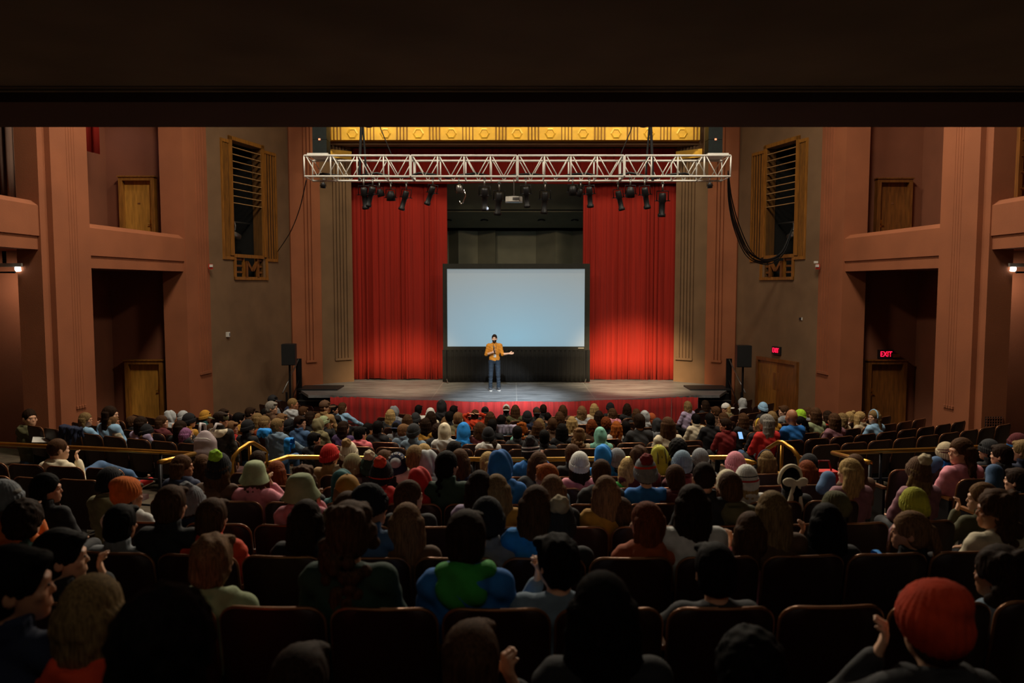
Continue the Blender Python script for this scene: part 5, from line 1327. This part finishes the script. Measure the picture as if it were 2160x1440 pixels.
def person(p, n):
    yq = round(p['yaw'] / 30) * 30; yq = max(-90, min(150, yq)); mir = p['mir']
    near = p['de'] < 10; pose = p['pose']; yaw = -R(yq) * (-1 if mir else 1)
    if pose == 'lap' and p['px'] == 122: pass
    me = body_mesh(pose, round(yaw, 3), near and p['de'] < 8)
    q = p['q']; _, _, th = arc(p['de'] + .195, q.x); s = p['s']
    o = put('person', me, SKIN[n % len(SKIN)], None, label=p['label'], category='person', group='seated audience')
    sx = -s if mir else s
    # the head stands .085*s behind the sitter's origin
    hd = (HC + head_off(pose)) * 1.0
    off = Matrix.Rotation(th, 3, 'Z') @ Vector((hd[0] * sx, hd[1] * s, 0))
    x, y = q.x - off.x, q.y - off.y
    o.location = (x, y, q.z - p['th'] * s - head_off(pose)[2] * s); o.rotation_euler = (0, 0, th); o.scale = (sx, s, s)
    put({'hoodie': 'hoodie', 'coat': 'coat', 'puffer': 'puffer_jacket', 'sweater': 'sweater'}[p['top'][0]], top_mesh(pose, p['top'][0]), clothm(p['top'][1]), o)
    put('trousers', legs_mesh(pose), JEAN[n % 4], o)
    C = tuple(hd); rz = (0, 0, yaw); hk = p['hat'][0] if p['hat'] else None
    if abs(yq) > 40: eyes(o, C, rz, HS)
    if p['hair'] and not (hk == 'hood'):
        st = p['hair'][0]
        put('hair', hair_mesh(st), hairm(p['hair'][1]), o, C, rz, ((.88 * HS, .90 * HS, .88 * HS) if hk == 'bucket' else (.93 * HS, .93 * HS, .93 * HS)) if hk not in (None, 'bow', 'band') else (HS, HS, HS))
    if hk:
        hc = p['hat'][1].split('/'); tilt = (random.uniform(-.08, .08), random.uniform(-.08, .08), yaw)
        if hk in ('beanie', 'cuff', 'slouch'): put('beanie', hat_mesh(hk), knitm(hc[0]), o, C, tilt, (1.03 * HS, 1.03 * HS, HS))
        elif hk == 'pom':
            b = put('beanie', hat_mesh('cuff'), knitm(hc[0]), o, C, tilt, (1.03 * HS, 1.03 * HS, HS)); put('pompom', hat_mesh('pompom'), knitm(hc[1]), b, (0, -.08, .145), None, (1.2, 1.2, 1.2))
        elif hk in ('cap', 'capback'): put('cap', hat_mesh('dome'), clothm(hc[0]), o, C, (0, 0, yaw + (math.pi if hk == 'capback' else 0)), (1.03 * HS, 1.03 * HS, 1.03 * HS))
        elif hk == 'hood': put('hood', hat_mesh('hood'), clothm(hc[0]), o, C, tilt, (HS * .93, HS * .93, HS * .97))
        elif hk == 'bucket': put('bucket_hat', bucket_mesh(), clothm(hc[0]), o, C, (.06, .05, yaw), (HS, HS, HS))
        elif hk == 'bow': put('hair_bow', hat_mesh('bow'), clothm(hc[0]), o, C, rz, (HS * 1.12, HS * 1.15, HS * 1.12))
        elif hk == 'band': put('headband', hat_mesh('band'), clothm(hc[0]), o, C, rz, (HS, HS, HS))
    p['obj'] = o
    return o
for n, p in enumerate(PEOPLE): person(p, n)


# ------------------------------------------------------------------ details on single people
def who(px): return min(PEOPLE, key=lambda p: abs(p['px'] - px))
def on_head(px, name, me, m, loc, rot=(0, 0, 0), scale=None):
    p = who(px); o = p['obj']; hat = [c for c in o.children if c.name.split('.')[0] in ('beanie', 'cap', 'hood')]
    return put(name, me, m, hat[0] if hat else o, loc, rot, scale)
# navy beanie with grey crown and white letters
gm = MB().lathe([(0, .118), (.035, .112), (.062, .092), (.076, .06), (.070, .058), (.055, .088), (.03, .105), (0, .110)], 20).mesh('grey_crown', True)
n0 = Vector((0, -math.cos(R(14)), math.sin(R(14)))); rt = Vector((1, 0, 0)); upv = rt.cross(-n0) * -1
if upv.z < 0: upv = -upv
def on_crown(n, k=1.0): return Vector((.092 * n.x * k, -.012 + .108 * n.y * k, .040 + .116 * n.z * k))
on_head(838, 'grey_crown', gm, knitm('lightgrey'), tuple(on_crown(n0, .12)), n0.to_track_quat('Z', 'Y').to_euler(), (.82, .82, .96))
for i, ch in enumerate('STORM'):
    b_ = R(-56 + 28 * i); ro = R(50); side = (upv * math.cos(b_) + rt * math.sin(b_)); n = (n0 * math.cos(ro) + side * math.sin(ro)).normalized(); y_ = (side - n * side.dot(n)).normalized(); x_ = y_.cross(n)
    on_head(838, 'lettering', text_mesh(ch, .042, .003), mat('white_print', 'd8d8d2', .8, vary=0), tuple(on_crown(n, 1.07)), Matrix((x_, y_, n)).transposed().to_euler())
# black hood with yellow print
on_head(932, 'print', MB().lathe([(0, 0), (.045, -.006), (.05, -.012)], 10).mesh('print', True), mat('yellow_print', 'c8a83c', .8, vary=.4, scale=30), (.0, -.10, .10), (R(50), 0, 0), (1, .6, 1))
# stripes on knit hats
def stripe(px, col, z, r=.098, h=.012):
    m_ = MB().lathe([(r, -h), (r + .004, 0), (r, h)], 28).mesh('stripe', True); on_head(px, 'stripe', m_, knitm(col), (0, -.012, z), (R(-6), 0, 0), (.98, 1.14, 1))
stripe(1120, 'white', .055, .0935, .009); stripe(1120, 'white', .018, .101, .006)
stripe(1362, 'redorange', .065, .0905, .012); stripe(1575, 'red', .02, .101, .008); stripe(1575, 'black', .06, .092, .005); stripe(1995, 'maroon', .03, .099, .006); stripe(1995, 'maroon', .06, .092, .006); stripe(2147, 'brightblue', .01, .104, .016); stripe(804, 'redorange', -.005, .103, .005)
# side flaps and dark stripes on the green hood
for q in (-1, 1): on_head(1391, 'ear_flap', hat_mesh('pompom'), clothm('chartreuse'), (q * .125, -.02, -.02), (0, q * .5, 0), (1.1, .7, .6))
for q in (-1, 0, 1): on_head(1391, 'dark_stripe', MB().tube([(q * .035, -.02, .153 - abs(q) * .012), (q * .045, -.10, .11), (q * .05, -.146, .03), (q * .05, -.14, -.05)], .008).mesh('dark_stripe', True), clothm('olive'), (0, 0, 0))
# blond ponytail tie, blue knee, etc.
# green hood and sleeves on the blue sweatshirt
p = who(983); o = p['obj']; c = [k for k in o.children if k.name.startswith('hoodie')][0]
f = SDF((-.26, -.30, .78), (.26, .14, 1.06), .009); nk = joints('lap')['neck']
for a in range(-5, 6):
    t = math.pi / 2 + a * .36 - math.pi; f.ell(nk + np.array((.098 * math.cos(t), .079 * math.sin(t) + .005, .040 - .005 * abs(a))), (.042, .042, .044), .02)
f.ell(nk + np.array((-.01, -.088, -.04)), (.12, .052, .095), .03); f.disp(lambda X, Y, Z: .006 * np.sin(40 * X + 30 * Z))
put('green_hood', f.mesh('green_hood'), clothm('green'), o)
# man in the cream hoodie: raised knee in jeans and red shoe
def skin_tube(pts, rs, h=.012, name='limb'):
    P = np.array(pts, float); lo = P.min(0) - max(rs) * 1.5; hi = P.max(0) + max(rs) * 1.5; f = SDF(lo, hi, h)
    for i in range(len(P) - 1): f.cap(P[i], P[i + 1], rs[i], rs[i + 1], .03)
    return f.mesh(name)
p = who(122); o = p['obj']; inv = Matrix.Translation(o.location) @ Matrix.Rotation(o.rotation_euler.z, 4, 'Z') @ Matrix.Diagonal((*o.scale, 1)); inv = inv.inverted()
D = p['q'].y; L3 = [inv @ q for q in (at(150, 1020, D + .15), at(212, 985, D + .55), at(272, 1000, D + .75), at(292, 1022, D + .8))]
for k in o.children:
    if k.name.startswith('trousers'): k.data = k.data; tro = k
put('raised_leg', skin_tube(L3[:3] + [L3[3]], [.085, .075, .055, .05], name='raised_leg'), clothm('denim'), o)
put('shoe', skin_tube([inv @ at(292, 1022, D + .8), inv @ at(318, 1012, D + .85)], [.05, .035], .008, 'shoe'), clothm('red'), o)
put('shoe_sole', skin_tube([inv @ at(296, 1026, D + .8), inv @ at(320, 1014, D + .86)], [.028, .024], .008, 'shoe_sole'), clothm('white'), o)
def joints_of(px):
    p = who(px); o = p['obj']; return o, Matrix.Translation(o.location) @ Matrix.Rotation(o.rotation_euler.z, 4, 'Z') @ Matrix.Diagonal((*o.scale, 1))
# knees showing beside neighbours
for px, a, b, c, col, D, lab in ((1702, (1735, 1030), (1747, 1008), (1752, 1030), 'denim', 7.6, 0), (2146, (2095, 1020), (2098, 995), (2102, 1030), 'denim', 6.9, 0), (2027, (1975, 975), (1962, 985), (1960, 1010), 'denim', 9.0, 0)):
    o, M = joints_of(px); Mi = M.inverted(); put('raised_knee', skin_tube([Mi @ at(*a, D), Mi @ at(*b, D + .05), Mi @ at(*c, D + .1)], [.07, .072, .06], name='raised_knee'), clothm(col), o)
# ------------------------------------------------------------------ child standing in the aisle with a backpack
D = 11.0; q = at(466, 869, D); zf = floor_z(q.x, D); Hh = q.z - zf; s = Hh / (1.264 + .32)
o = put('person', body_mesh('stand', round(-R(60), 3), True), SKIN[1], None, (q.x, D + .09 * s, zf + .32 * s), (0, 0, -.1), (s, s, s), label='child standing in the aisle in black patterned jacket with white backpack', category='person')
PLAID = mat('black_patterned_cloth', '2a2622', .85, vary=.9, scale=16)
put('jacket', top_mesh('stand', 'coat'), PLAID, o); put('trousers', legs_mesh('stand'), clothm('black'), o); put('hair', hair_mesh('short'), hairm('dkbrown'), o, tuple(HC), (0, 0, -R(60)), (HS, HS, HS)); eyes(o, tuple(HC), (0, 0, -R(60)), HS)
put('cap', hat_mesh('dome'), clothm('olive'), o, tuple(HC + np.array((0, 0, .012))), (.2, 0, -R(60) + math.pi), (1.0, 1.05, .85))
f = SDF((-.30, -.34, .78), (.30, .14, 1.06), .01)
for a in range(-5, 6):
    t = math.pi / 2 + a * .36 - math.pi; f.ell(np.array((0, -.13, .96)) + np.array((.12 * math.cos(t), .09 * math.sin(t), -.005)), (.05, .045, .045), .02)
f.ell((0, -.23, .925), (.12, .035, .06), .03)
put('fleece_collar', f.mesh('fleece_collar'), clothm('cream'), o)
bp = empty('backpack', (q.x - .14, D - .24, zf + .86 * s), -.1, label='pale pink grey backpack on the child standing in the aisle', category='backpack')
f = SDF((-.24, -.22, -.10), (.24, .20, .50), .010); f.ell((0, 0, .18), (.17, .11, .24), 0); f.ell((0, -.06, .10), (.13, .08, .12), .03); f.disp(lambda X, Y, Z: .004 * np.sin(40 * Z))
BPM = mat('pale_pink_nylon', 'b9a8ac', .6, vary=.12, scale=10)
put('bag_body', f.mesh('bag_body'), BPM, bp)
for k in (-1, 1): MB().tube([(k * .10, .03, .40), (k * .12, .10, .50), (k * .14, .26, .46), (k * .15, .30, .30)], .02).build('strap', mat('white_webbing', 'd4cccc', .7), bp, smooth=True)
MB().tube([(-.13, -.10, .30), (-.08, -.125, .33), (.08, -.125, .33), (.13, -.10, .30)], .008).build('zip', WHITEP, bp, smooth=True)
# ------------------------------------------------------------------ loose things among the seats
def drape(name, lab, cat, pos, size, rz, colour):
    f = SDF((-size[0] * .7, -.22, -size[1] * 1.1), (size[0] * .7, .24, .14), .012)
    f.cap((-size[0] / 2, 0, 0), (size[0] / 2, 0, -.02), .045, .035, .02)
    for k in range(7):
        x = -size[0] / 2 + size[0] * k / 6; f.cap((x, -.05, 0), (x * 1.05, -.08, -size[1] * (.65 + .35 * math.sin(k * 2.1))), .035, .022, .02); f.cap((x, .04, 0), (x, .07, -size[1] * .5), .03, .02, .02)
    f.disp(lambda X, Y, Z: .008 * np.sin(30 * X + 20 * Z) * np.sin(22 * Z + 5))
    put(name, f.mesh(name), clothm(colour), None, pos, (0, 0, rz), label=lab, category=cat)
drape('draped_coat', 'dark navy coat draped over a seat back near the wide pier', 'coat', at(150, 902, 12.6), (.40, .30), -.5, 'navy')
drape('draped_jacket', 'bright blue jacket hung over the aisle seat beside a grey hoodie', 'jacket', at(558, 908, 12.45), (.14, .10), -.2, 'brightblue')
drape('draped_jacket', 'bright blue jacket bunched at the aisle side below the grey hoodie', 'jacket', at(610, 928, 12.3), (.08, .24), -.2, 'brightblue')
drape('draped_jacket', 'turquoise jacket hung between two seats near the orange beanie', 'jacket', at(1853, 1178, 4.78), (.03, .12), 0, 'brightblue')
t = empty('tote_bag', at(1737, 1002, 9.3) - Vector((0, 0, .16)), label='red bag with orange trim on the floor behind the rail', category='bag')
MB().prism([(-.16, -.08), (.16, -.08), (.15, .08), (-.15, .08)], 0, .22).build('bag_body', clothm('red'), t); MB().tube([(-.1, 0, .2), (-.06, 0, .34), (.06, 0, .34), (.1, 0, .2)], .012).build('handle', clothm('darkred'), t, smooth=True); MB().box((.165, 0, .06), (.02, .14, .12)).build('trim', clothm('orange'), t)
q = at(92, 927, 13.4); m_ = MB().box((0, 0, 0), (.34, .26, .006)).build('paper_sheet', WHITEP, None, loc=q, rot=(.2, .1, .5), label='white paper sheets on the lap of the bearded person', category='paper')
q = at(1562, 919, 12.9); t = empty('smartphone', q, label='glowing smartphone held low by the person with yellow headband', category='phone'); MB().box((0, 0, 0), (.075, .012, .15)).build('case', BLACKP, t, rot=(-.8, 0, 0)); MB().box((0, -.008, .005), (.068, .004, .14)).build('screen', mat('phone_glow', '6aa0e0', .4, vary=0, emit='6aa0e0', estr=1), t, rot=(-.8, 0, 0))
t = empty('colourful_blanket', at(1065, 900, 14.4), label='blanket with white, blue and red print over the seat back', category='blanket')
mb = MB(); mb.sheet(lambda u, v: (-.22 + .44 * u, .02 * math.sin(u * 20), -.16 + .20 * v), 16, 4)
k = mb.build('cloth', mat('printed_blanket', 'a8a0b8', .9, vary=.9, scale=9), t, smooth=True); k.modifiers.new('thickness', 'SOLIDIFY').thickness = .02
# ------------------------------------------------------------------ the speaker on stage
q = atz(1043, 823, ZS); H = 1.80
f = SDF((-.75, -.35, -.02), (.62, .50, 1.86), .0085); SH = dict()
hip = {1: (.10, 0, .93), -1: (-.10, 0, .93)}; kn = {1: (.12, .03, .50), -1: (-.12, .02, .50)}; an = {1: (.13, -.01, .09), -1: (-.14, -.02, .09)}
sh = {1: (.185, -.01, 1.44), -1: (-.185, -.01, 1.44)}; el = {1: (.27, .02, 1.16), -1: (-.25, .04, 1.16)}; wr = {1: (.07, .20, 1.24), -1: (-.45, .22, 1.20)}
f.ell((0, 0, 1.00), (.15, .10, .13), .05); f.ell((0, 0, 1.28), (.165, .105, .22), .06); f.cap((0, -.01, 1.42), (0, .0, 1.52), .07, .055, .05)
for s in (1, -1):
    f.cap((0, -.01, 1.45), sh[s], .06, .06, .05); f.cap(sh[s], el[s], .052, .042, .03); f.cap(el[s], wr[s], .042, .028, .02)
    f.cap(hip[s], kn[s], .088, .062, .04); f.cap(kn[s], an[s], .06, .042, .02); f.cap(np.array(an[s]) + (0, 0, -.04), np.array(an[s]) + (0, .16, -.055), .04, .034, .02)
hand(f, wr[1], (-.55, .35, .75), None, (-.6, .3, -.5), .9); hand(f, wr[-1], (-.85, .30, .05), None, (-.1, .1, 1), .1)
SC_H = np.array((.0, .02, 1.665)); SYAW = R(-12); head_sdf(f, SC_H, SYAW, 1.10)
spk = put('person', f.mesh('person'), SKIN[2], None, q, (0, 0, math.pi + R(8)), label='bearded presenter in mustard shirt and jeans speaking on stage with microphone', category='person')
f = SDF((-.42, -.25, .84), (.42, .25, 1.60), .009)
f.ell((0, .0, 1.01), (.178, .125, .16), .05); f.ell((0, 0, 1.27), (.185, .125, .24), .06); f.cap((0, .0, 1.47), (0, .01, 1.53), .068, .060, .02)
for s in (1, -1): f.cap((s * .03, -.01, 1.455), np.array(sh[s]) - (s * .005, 0, .006), .072, .072, .05); f.cap(np.array(sh[s]) - (0, 0, .01), np.array(el[s]) * .98 + np.array(wr[s]) * .02, .070, .054, .03); f.cap(np.array(el[s]) * .99 + np.array(wr[s]) * .01, np.array(el[s]) * .82 + np.array(wr[s]) * .18, .052, .050, .02)
f.ell((0, .075, 1.56), (.03, .03, .05), .01, cut=True)
f.disp(lambda X, Y, Z: .0035 * np.sin(38 * Z + 14 * X + 3 * np.sin(20 * X)) * np.sin(26 * X + 9 * Z) + .003 * np.sin(70 * Z - 40 * X))
f.plane((0, .0, -1), -.87)
put('shirt', f.mesh('shirt'), mat('mustard_shirt_cloth', 'c87f1c', .8, vary=.1, scale=12, bump=.1, bscale=90), spk)
for k in range(6): MB().lathe([(0, .004), (.006, .003), (.007, 0)], 8).build('button', WHITEP, spk, loc=(0, .128 - .004 * k, 1.42 - .085 * k), rot=(-math.pi / 2, 0, 0))
f = SDF((-.24, -.2, .04), (.24, .22, 1.06), .009); f.ell((0, 0, .96), (.165, .12, .12), .05)
for s in (1, -1): f.cap(hip[s], kn[s], .094, .070, .03); f.cap(kn[s], an[s], .068, .058, .02)
f.disp(lambda X, Y, Z: .004 * np.sin(47 * Z + 20 * X + 3 * np.sin(31 * Z + 9 * X)) * np.clip((.75 - Z) * 2, .15, 1) + .002 * np.sin(60 * Z + 30 * Y))
put('jeans', f.mesh('jeans'), mat('dark_denim', '1c2a38', .85, vary=.3, scale=9, bump=.1, bscale=120), spk)
for s in (1, -1):
    a = np.array(an[s]); f = SDF(a + (-.09, -.12, -.10), a + (.09, .27, .08), .006); f.cap(a + (0, -.02, -.03), a + (0, .05, -.035), .052, .05, .02); f.cap(a + (0, .05, -.045), a + (0, .17, -.058), .05, .036, .02); f.plane((0, 0, -1), -(a[2] - .072))
    b = put('shoe', f.mesh('shoe'), mat('grey_canvas_shoe', '3a3d42', .8), spk)
    put('shoe_sole', MB().prism([(a[0] + .056 * math.cos(t) * (1 if math.sin(t) > 0 else .95), a[1] + .065 + .15 * math.sin(t)) for t in [2 * math.pi * k / 20 for k in range(20)]], .0, .025).mesh('shoe_sole'), WHITEP, b)
hs = put('hair', hair_mesh('buzz'), hairm('dkbrown'), spk, tuple(SC_H + np.array((0, 0, .006))), (0, 0, SYAW), (1.09, 1.09, 1.06))
eyes(spk, tuple(SC_H), (0, 0, SYAW), 1.10)
for s in (1, -1):
    v = rotz(SYAW) @ (1.10 * np.array((s * .031, .094, .024))); MB().box((0, 0, 0), (.034, .008, .007)).build('eyebrow', hairm('dkbrown'), spk, loc=tuple(SC_H + v), rot=(0, s * .1, SYAW))
f = SDF((-.12, -.06, -.18), (.12, .16, .04), .006); f.ell((0, .034, -.058), (.0615, .067, .055), 0); f.ell((0, .072, -.098), (.028, .026, .022), .02); f.ell((0, .08, .005), (.055, .06, .048), .01, cut=True); f.plane((0, -1, .0), -.0); f.ell((0, .115, -.062), (.020, .03, .007), .004, cut=True)
put('beard', f.mesh('beard'), hairm('dkbrown'), spk, tuple(SC_H), (0, 0, SYAW), (1.10, 1.10, 1.10))
mw = np.array(wr[1]) + np.array((-.035, .07, .06))
t = put('microphone', MB().tube([(0, 0, -.10), (0, 0, .10)], [.014, .019], 12).mesh('microphone', True), BLACKP, None, tuple(Matrix.Translation(spk.location) @ Matrix.Rotation(spk.rotation_euler.z, 4, 'Z') @ Vector(mw)), (-.10, .15, spk.rotation_euler.z), label='black handheld microphone with silver head in the presenter hand', category='microphone')
put('mesh_head', MB().lathe([(0, .155), (.018, .15), (.026, .13), (.022, .105), (.019, .1)], 14).mesh('mesh_head', True), STEEL, t)
bd = put('name_badge', MB().box((0, .135, 1.13), (.075, .006, .105)).mesh('name_badge'), WHITEP, spk)
MB().tube([(-.05, .06, 1.52), (-.045, .125, 1.40), (-.005, .140, 1.19), (.045, .125, 1.40), (.05, .06, 1.52)], .005, 6).build('lanyard', BLACKP, bd)
